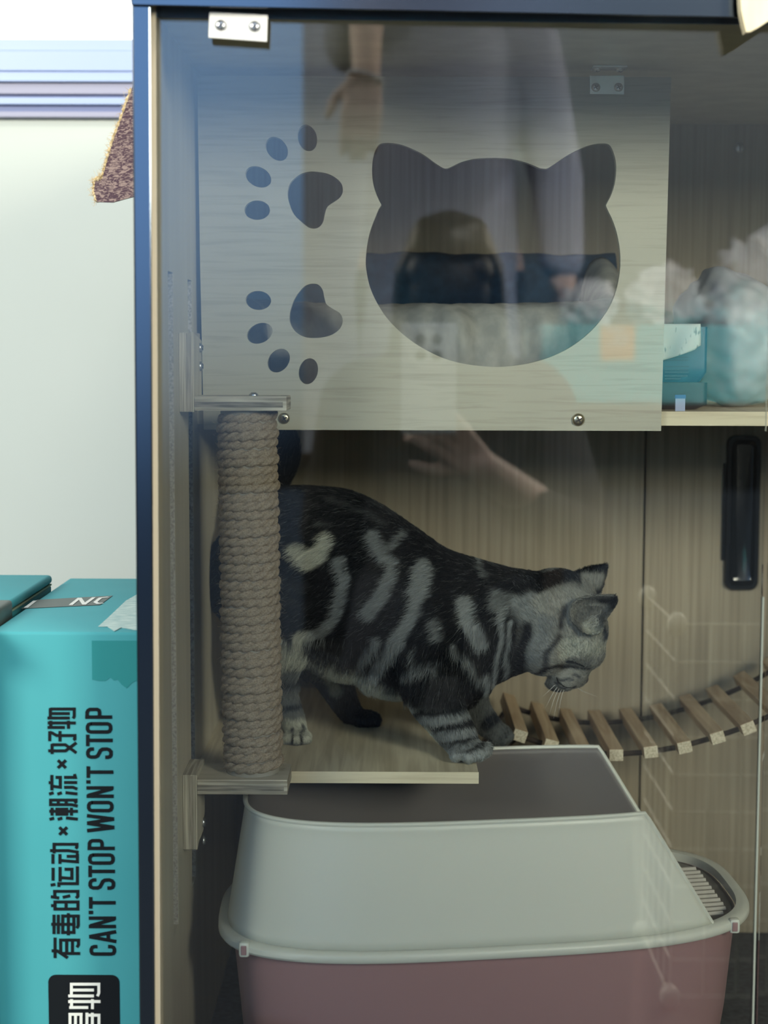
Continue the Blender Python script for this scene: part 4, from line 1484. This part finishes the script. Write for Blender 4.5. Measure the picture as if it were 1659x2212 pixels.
L_[head] *= .45
L_[tail] *= 1.3
paw = pp[:, 1] > 1585
L_[paw] *= .7
lift = np.full(NH, .30)
lift[head] = .28
lift[belly] = .42
pts4 = []
for k, t in enumerate((0.0, .35, .7, 1.0)):
    q = root + (flow * (t * np.cos(lift * (1 - .5 * t)))[:, None] + hn * (t * np.sin(lift) * (1 - .45 * t))[:, None]) * L_[:, None]
    q = q + rng.normal(0, .00012 * k, (NH, 3))
    pts4.append(q)
pos = np.stack(pts4, 1).reshape(-1, 3)
low = (pos[:, 2] < ZL + .0003) & (pos[:, 0] < XL + .002)
pos[low, 2] = ZL + .0003
hcv = bpy.data.hair_curves.new('cat_fur')
hcv.add_curves([4] * NH)
hcv.attributes['position'].data.foreach_set('vector', pos.astype(np.float32).ravel())
ra = hcv.attributes.get('radius') or hcv.attributes.new('radius', 'FLOAT', 'POINT')
ra.data.foreach_set('value', np.tile(np.array([.00016, .00014, .0001, .00003], np.float32), NH))
hc = hc * rng.uniform(.65, 1.5, (NH, 1))
tip = rng.random(NH) < .05
hc[tip] = hc[tip] * .5 + GREY * .6
ha = hcv.attributes.new('coat', 'FLOAT_COLOR', 'CURVE')
ha.data.foreach_set('color', np.concatenate([np.clip(hc, 0, 1), np.ones((NH, 1))], 1).astype(np.float32).ravel())
hcv.materials.append(M['hair'])
fur = bpy.data.objects.new('fur', hcv)
COL.objects.link(fur)
under(fur, body)
fur['kind'] = 'stuff'

# long pale hairs inside the near ear
mb = MB()
for i in range(44):
    a = P(rng.uniform(1262, 1296), rng.uniform(1334, 1366), 1.536)
    b = P(1300 + rng.normal(0, 12), 1318 + rng.normal(0, 16), 1.520)
    d = (b - a).normalized() * rng.uniform(.006, .013)
    mb.tube([a, a + d * .5 + Vector((0, -.001, rng.normal(0, .0006))), a + d], [.00016, .00013, .00004], 4)
eh = mb.build('ear_tuft', 'whisker' if 'whisker' in M else 'print_white', body, smooth='all')
# whiskers, nose, eye line and mouth
for x1_, y1_, x0_, y0_, yy in [(1186, 1545, 1213, 1478, 1.552), (1196, 1552, 1217, 1481, 1.552), (1178, 1530, 1210, 1476, 1.552), (1206, 1548, 1222, 1481, 1.553), (1290, 1505, 1235, 1475, 1.588), (1172, 1505, 1208, 1473, 1.552)]:
    a, b = P(x0_, y0_, yy + .004), P(x1_, y1_, yy - .006)
    m_ = (a + b) / 2 + Vector((-.002, -.002, -.001))
    MB().tube([a, a.lerp(m_, .5) + Vector((-.0006, 0, 0)), m_, m_.lerp(b, .5), b], [.00022, .0002, .00016, .0001, .00004], 5).build('whisker', 'whisker', body, smooth='all')
MB().ball(P(1262, 1466, 1.5735), (.0042, .0048, .0048), 14, 10).build('nose', 'nose', body, smooth=True)
mb = MB()
mb.tube([P(1200, 1433, 1.5455), P(1222, 1428, 1.5435), P(1243, 1430, 1.5465), P(1262, 1440, 1.553)], [.0006, .0014, .0014, .0005], 8)
mb.build('closed_eyelid', 'ink', body, smooth=True)
mb = MB()
mb.tube([P(1254, 1474, 1.5655), P(1240, 1484, 1.556), P(1222, 1484, 1.5515), P(1206, 1474, 1.5495), P(1202, 1463, 1.5485)], [.0008, .0011, .0011, .0009, .0004], 8)
mb.build('mouth_line', 'ink', body, smooth=True)

# ------------------------------------------------------------------ what stands in front of the cabinet and shows in its pane
def Q(px, py, Yv):
    """Point in front of the pane whose mirror image the photo shows at (px, py), Yv away."""
    p = P(px, py, Yv)
    p.y = 2 * (YG + .002) - Yv
    return p


# white door leaf behind the photographer
a, b = Q(655, 900, 4.4), Q(1075, 900, 4.4)
dl = thing('door_1', None, None, (a.x, a.y, 0))
dl['kind'] = 'structure'
MB().box((a.x, a.y - .04, 0.002), (b.x, a.y, 2.05), .004).build('leaf', 'door_paint', dl)
MB().box((a.x - .001, a.y, 0.004), (b.x + .001, a.y + .004, .50)).build('dark_panel', 'cloth_dark', dl)  # dark panel added to keep the door's pale reflection off the cat
MB().lathe((b.x - .06, a.y, .98), [(.001, .0), (.022, .001), (.022, .008), (.009, .010), (.009, .045), (.024, .052), (.026, .062), (.018, .072), (.001, .074)], 24, 'Y').build('door_knob', 'steel', dl, smooth=True)

# phone held up at the lens
ph = thing('phone', 'silver phone with a round camera ring, held up facing the glass', 'phone', (.054, -.012, EYE - .115))
MB().box((.013, -.0125, EYE - .115), (.096, -.0045, EYE + .052), .0035, 3).build('phone_body', 'phone', ph, smooth=True)
MB().lathe((.054, -.0046, EYE + .016), [(.002, .0), (.033, .0), (.034, .0012), (.034, .0026), (.031, .003), (.030, .0018), (.002, .0018)], 48, 'Y').build('camera_ring', 'ring', ph, smooth=True)
for dx, dz in ((-.012, .012), (.012, .012), (-.012, -.012), (.012, -.012)):
    MB().lathe((.054 + dx, -.0028, EYE + .016 + dz), [(.001, 0), (.008, 0), (.008, .0008), (.001, .0008)], 24, 'Y').build('lens', 'lens', ph, smooth=True)


def limb(mb, pts, rad, seg=14):
    fine, rf = [], []
    pts = [Vector(p) for p in pts]
    for i in range(len(pts) - 1):
        for k in range(5):
            fine.append(pts[i].lerp(pts[i + 1], k / 5))
            rf.append(rad[i] + (rad[i + 1] - rad[i]) * k / 5)
    fine.append(pts[-1]); rf.append(rad[-1])
    mb.tube(fine, rf, seg)
    for p, r in zip(pts, rad):
        mb.ball(p, r * .99, 14, 10)


E = EYE
px_ = .10                       # the photographer kneels here
yb = -.52
pr = thing('person', 'person kneeling in a dark top, hair over the face, holding up a phone, mirrored in the pane', 'person', (px_, yb, 0))
mb = MB()
mb.ball((px_, yb, E + .145), (.074, .092, .108), 28, 20)                       # head
mb.ball((px_, yb + .030, E + .075), (.052, .060, .055), 20, 14)               # jaw
mb.ball((px_, yb + .096, E + .130), (.010, .016, .018), 12, 8)                # nose
for s_ in (-1, 1):
    mb.ball((px_ + .075 * s_, yb - .005, E + .135), (.010, .018, .030), 12, 8)  # ears
limb(mb, [(px_, yb - .005, E + .06), (px_, yb - .02, E - .02)], [.050, .056])
limb(mb, [(px_ - .15, yb - .02, E - .07), (px_ + .15, yb - .02, E - .07)], [.062, .062])
limb(mb, [(px_, yb - .02, E - .10), (px_, yb - .03, E - .25), (px_, yb - .04, E - .42)], [.145, .13, .14], 22)
for s_ in (-1, 1):
    limb(mb, [(px_ + .085 * s_, yb - .03, E - .45), (px_ + .13 * s_, yb + .30, E - .60), (px_ + .13 * s_, yb - .08, E - .69)], [.085, .062, .045])
    limb(mb, [(px_ + .13 * s_, yb - .08, E - .69), (px_ + .13 * s_, yb - .20, E - .71)], [.040, .030])


def hand(mb, wrist, palm_dir, spread, normal, curl, k=1.0):
    """Palm, four fingers and a thumb; all directions are unit vectors."""
    w = Vector(wrist); d = Vector(palm_dir).normalized(); s_ = Vector(spread).normalized(); n = Vector(normal).normalized()
    for i, (o_, L1) in enumerate(((-.030, .072), (-.010, .080), (.010, .076), (.029, .060))):
        a = w + d * .010 + s_ * o_ * .55 * k
        b = w + d * .082 * k + s_ * o_ * k
        limb(mb, [a, b], [.0135 * k, .0105 * k], 10)
        c1 = b + (d * math.cos(curl) + n * math.sin(curl)) * L1 * .48 * k
        c2 = c1 + (d * math.cos(curl * 2) + n * math.sin(curl * 2)) * L1 * .32 * k
        c3 = c2 + (d * math.cos(curl * 2.6) + n * math.sin(curl * 2.6)) * L1 * .25 * k
        limb(mb, [b, c1, c2, c3], [.0095 * k, .0085 * k, .0078 * k, .0065 * k], 10)
    t0 = w + d * .022 * k - s_ * .022 * k
    t1 = t0 - s_ * .030 * k + d * .028 * k + n * .010
    t2 = t1 - s_ * .010 * k + d * .030 * k + n * .010
    limb(mb, [t0, t1, t2], [.0135 * k, .0105 * k, .008 * k], 10)


# arm that holds the phone
wr = Vector((.135, -.075, E - .165))
limb(mb, [(px_ + .17, yb - .02, E - .08), (px_ + .24, yb + .10, E - .32), wr], [.054, .044, .027])
hand(mb, wr, (-.70, .30, .62), (.62, .05, .75), (-.3, -.9, -.1), .75)
# other arm folded behind the back
wl = Vector((px_ - .13, yb - .24, E - .40))
limb(mb, [(px_ - .17, yb - .02, E - .08), (px_ - .22, yb - .10, E - .32), wl], [.054, .044, .027])
hand(mb, wl, (.8, -.1, -.3), (0, .3, .9), (0, -.9, -.2), .5)
pb_ = mb.build('body', 'skin', None)
r_ = pb_.modifiers.new('fuse', 'REMESH'); r_.mode = 'VOXEL'; r_.voxel_size = .0045
r_ = pb_.modifiers.new('soften', 'SMOOTH'); r_.iterations = 4
for p in pb_.data.polygons: p.use_smooth = True
bpy.context.view_layer.update()
m3 = bpy.data.meshes.new_from_object(pb_.evaluated_get(bpy.context.evaluated_depsgraph_get()))
bpy.data.objects.remove(pb_)
for p in m3.polygons: p.use_smooth = True
pb_ = bpy.data.objects.new('body', m3); COL.objects.link(pb_); under(pb_, pr)
# top, trousers, hair, bracelet
def fused(mb, name, mat, vs=.006, par=None):
    o = mb.build(name, mat, None)
    r_ = o.modifiers.new('fuse', 'REMESH'); r_.mode = 'VOXEL'; r_.voxel_size = vs
    r_ = o.modifiers.new('soften', 'SMOOTH'); r_.iterations = 4
    bpy.context.view_layer.update()
    m4 = bpy.data.meshes.new_from_object(o.evaluated_get(bpy.context.evaluated_depsgraph_get()))
    bpy.data.objects.remove(o)
    for p in m4.polygons: p.use_smooth = True
    o = bpy.data.objects.new(name, m4); COL.objects.link(o); under(o, par or pr)
    return o
mb = MB()
limb(mb, [(px_ - .15, yb - .02, E - .07), (px_ + .15, yb - .02, E - .07)], [.070, .070])
limb(mb, [(px_, yb - .02, E - .09), (px_, yb - .03, E - .25), (px_, yb - .04, E - .44)], [.156, .142, .152], 22)
limb(mb, [(px_ + .17, yb - .02, E - .08), (px_ + .24, yb + .10, E - .32), (.205, -.21, E - .235)], [.064, .056, .046])
limb(mb, [(px_ - .17, yb - .02, E - .08), (px_ - .22, yb - .10, E - .32), (px_ - .15, yb - .21, E - .39)], [.064, .056, .044])
fused(mb, 'top', 'cloth_dark')
mb = MB()
for s_ in (-1, 1):
    limb(mb, [(px_ + .075 * s_, yb - .04, E - .44), (px_ + .13 * s_, yb + .295, E - .60), (px_ + .13 * s_, yb - .08, E - .685)], [.098, .072, .052])
fused(mb, 'trousers', 'cloth_blue')
mb = MB()
mb.ball((px_, yb - .016, E + .165), (.084, .096, .100), 26, 18)
mb.ball((px_, yb - .045, E + .06), (.088, .066, .15), 22, 16)
for s_ in (-1, 1):
    limb(mb, [(px_ + .035 * s_, yb + .055, E + .215), (px_ + .072 * s_, yb + .050, E + .15), (px_ + .082 * s_, yb + .02, E + .02), (px_ + .084 * s_, yb, E - .06)], [.036, .026, .026, .018])
limb(mb, [(px_ - .045, yb + .070, E + .195), (px_ + .045, yb + .070, E + .195)], [.026, .026])
mb.ball((px_, yb + .060, E + .185), (.074, .050, .062), 20, 14)
mb.ball((px_, yb + .068, E + .120), (.072, .046, .090), 20, 14)  # hair added over the face to darken its reflection, in place of shade
mb.ball((px_ - .03, yb + .074, E + .15), (.045, .030, .04), 16, 10)
mb.ball((px_ + .03, yb + .074, E + .15), (.045, .030, .04), 16, 10)
fused(mb, 'hair', 'hair_dark', .005)

# a second person stands beside, elbow lifted, forearm hanging with a beaded bracelet
qx, qy = .10, -1.02
p2 = thing('person', 'person standing in a grey coat, forearm with beaded bracelet hanging, mirrored in the pane', 'person', (qx, qy, 0))
wl = Vector((-.050, -.60, E + .52))
mb = MB()
mb.ball((qx, qy, 1.63), (.076, .094, .112), 26, 18)
mb.ball((qx, qy + .094, 1.615), (.010, .016, .018), 12, 8)
for s_ in (-1, 1):
    mb.ball((qx + .077 * s_, qy - .005, 1.62), (.010, .018, .030), 12, 8)
limb(mb, [(qx, qy - .005, 1.55), (qx, qy - .01, 1.44)], [.050, .056])
limb(mb, [(qx - .16, qy, 1.40), (qx + .16, qy, 1.40)], [.062, .062])
limb(mb, [(qx, qy, 1.36), (qx, qy, 1.18), (qx, qy, .98)], [.14, .125, .15], 22)
for s_ in (-1, 1):
    limb(mb, [(qx + .09 * s_, qy, .94), (qx + .09 * s_, qy + .01, .50), (qx + .09 * s_, qy - .01, .09)], [.085, .058, .040])
    limb(mb, [(qx + .09 * s_, qy - .02, .045), (qx + .09 * s_, qy + .13, .032)], [.040, .030])
limb(mb, [(qx - .18, qy, 1.40), (-.055, -.80, 1.52), wl], [.054, .042, .026])
hand(mb, wl, (-.10, .12, -.96), (.95, .1, -.1), (0, -1, -.2), .35)
limb(mb, [(qx + .18, qy, 1.39), (qx + .24, qy, 1.12), (qx + .25, qy + .06, .90)], [.054, .042, .027])
hand(mb, (qx + .25, qy + .06, .90), (0, .1, -.95), (.1, .95, .1), (-1, 0, 0), .4)
fused(mb, 'body', 'skin', .0045, p2)
mb = MB()
limb(mb, [(qx - .16, qy, 1.40), (qx + .16, qy, 1.40)], [.072, .072])
limb(mb, [(qx, qy, 1.37), (qx, qy, 1.18), (qx, qy, .95), (qx, qy, .58)], [.155, .150, .165, .178], 24)
limb(mb, [(qx - .18, qy, 1.40), (-.055, -.80, 1.52), Vector((-.055, -.80, 1.52)).lerp(wl, .18)], [.068, .054, .050])
limb(mb, [(qx + .18, qy, 1.39), (qx + .24, qy, 1.12), (qx + .248, qy + .05, .95)], [.068, .056, .046])
fused(mb, 'coat', 'coat_grey', .007, p2)
mb = MB()
for s_ in (-1, 1):
    limb(mb, [(qx + .09 * s_, qy, .90), (qx + .09 * s_, qy + .01, .50), (qx + .09 * s_, qy - .01, .11)], [.092, .068, .056])
limb(mb, [(qx, qy, .92), (qx, qy, .86)], [.13, .12])
fused(mb, 'trousers', 'cloth_blue', .006, p2)
mb = MB()
mb.ball((qx, qy - .018, 1.655), (.086, .098, .102), 24, 16)
mb.ball((qx, qy - .05, 1.57), (.088, .064, .13), 22, 14)
fused(mb, 'hair', 'hair_dark', .005, p2)
for s_ in (-1, 1):
    mb = MB()
    limb(mb, [(qx + .09 * s_, qy - .03, .047), (qx + .09 * s_, qy + .14, .040)], [.046, .038])
    limb(mb, [(qx + .09 * s_, qy - .015, .10), (qx + .09 * s_, qy - .02, .06)], [.050, .050])
    fused(mb, 'shoe', 'cloth_dark', .005, p2)
mb = MB()
for i in range(26):
    a = 2 * math.pi * i / 26
    mb.ball(wl + Vector((.031 * math.cos(a) - .001, .029 * math.sin(a) + .004, -.012 - .010 * math.cos(a + .6))), .0040, 10, 8)
bc = mb.build('bracelet', 'ring', p2, smooth=True)
bc['label'] = 'beaded silver bracelet'

# stacked turquoise cartons with crumpled bags on them
YB3 = 2 * (YG + .002) - 3.3
c1, c2 = Q(1170, 702, 3.3), Q(1900, 702, 3.3)
top3 = c1.z
bot3 = Q(1400, 872, 3.3).z
tb = thing('side_table', 'dark wooden table carrying a turquoise carton opposite the glass', 'table', ((c1.x + c2.x) / 2, YB3 - .2, 0))
MB().box((c1.x - .004, YB3 - .44, bot3 - .025), (c2.x, YB3 + .02, bot3 - .0005), .002).build('table_top', 'walnut', tb)
for lx in (c1.x + .03, c2.x - .05):
    for ly in (YB3 - .42, YB3 - .02):
        MB().box((lx - .02, ly - .02, .0005), (lx + .02, ly + .02, bot3 - .0252), .002).build('leg', 'walnut', tb)
for i, (za, zb, lab) in ((1, (bot3, top3, 'turquoise carton with a tan printed square, on the dark table opposite the glass')),):
    t_ = thing('carton', lab, 'carton', ((c1.x + c2.x) / 2, YB3 - .2, za))
    MB().box((c1.x, YB3 - .42, za), (c2.x, YB3, zb), .004).build('carton_body', 'turq', t_)
    if i:
        s0, s1 = Q(1296, 778, 3.3), Q(1372, 703, 3.3)
        sq = MB().box((s0.x, YB3, s0.z), (s1.x, YB3 + .0006, s1.z)).build('printed_square', 'orange', t_)
        mb = MB()
        def L3(x, y): return Q(x, y, 3.3) + Vector((0, .0008, 0))
        for st in ([(1312, 742), (1352, 742)], [(1352, 742), (1352, 726), (1332, 726), (1332, 742)], [(1312, 712), (1350, 712)], [(1312, 712), (1312, 703)], [(1330, 717), (1330, 707)]):
            mb.stroke([L3(*q) for q in st], S(5, 3.3), normal=(0, 1, 0))
        mb.build('printed_letters', 'print_white', sq)
for i, (x_, y_, r_, lab) in enumerate(((1275, 655, .058, 'small crumpled white plastic bag on the stacked cartons'), (1435, 625, .074, 'middle crumpled white plastic bag on the stacked cartons'), (1672, 600, .118, 'big crumpled white plastic bag heaped on the stacked cartons'))):
    o = MB().ball((0, 0, 0), 1.0, 48, 36).build('plastic_bag', 'plastic_bag', None, smooth='all')
    for v in o.data.vertices:
        p = v.co.copy()
        d = noise.noise(p * 1.8 + Vector((i * 5, 0, 0))) * .25 + abs(noise.noise(p * 4.5 + Vector((i * 3, 2, 0)))) * .48 - .16
        q = p * (1 + d)
        q.z = max(q.z, -.62)
        v.co = Vector((q.x * r_, q.y * r_ * .8, q.z * r_))
    c_ = Q(x_, y_, 3.42)
    o.location = (c_.x, c_.y, top3 + .62 * r_ + .001)
    tag(o, lab, 'plastic bag', 'crumpled bags on the cartons')

# white wire pen standing close to the cabinet, out to the side
cg = thing('wire_pen', 'white wire pet pen with plastic corner connectors, mirrored in the pane', 'wire pen', (.46, .62, 0))
Yp = 2 * (YG + .002) - 1.88
k0, k1 = Q(1462, 1348, 1.88), Q(1900, 1348, 1.88)
xs_ = np.linspace(k0.x, k1.x, 7)
zs_ = np.linspace(.012, k0.z, 11)
mb = MB()
for x in xs_: mb.tube([(x, Yp, .012), (x, Yp, k0.z)], .0016, 8)
for z in zs_: mb.tube([(k0.x, Yp, z), (k1.x, Yp, z)], .0014, 8)
mb.build('wire_panel', 'wire', cg, smooth=True)
mb = MB()
ye = Yp - .22
for y in np.linspace(Yp, ye, 6)[1:]: mb.tube([(k0.x, y, .012), (k0.x, y, k0.z)], .0016, 8)
for z in zs_: mb.tube([(k0.x, Yp, z), (k0.x, ye, z)], .0014, 8)
mb.build('wire_panel', 'wire', cg, smooth=True)
for p in ((k0.x, Yp, k0.z), (k0.x, ye, k0.z), (k0.x, Yp, .012), (k0.x, ye, .012), (k1.x, Yp, k0.z)):
    MB().ball(p, (.012, .012, .014), 16, 10).build('corner_connector', 'wire', cg, smooth=True)
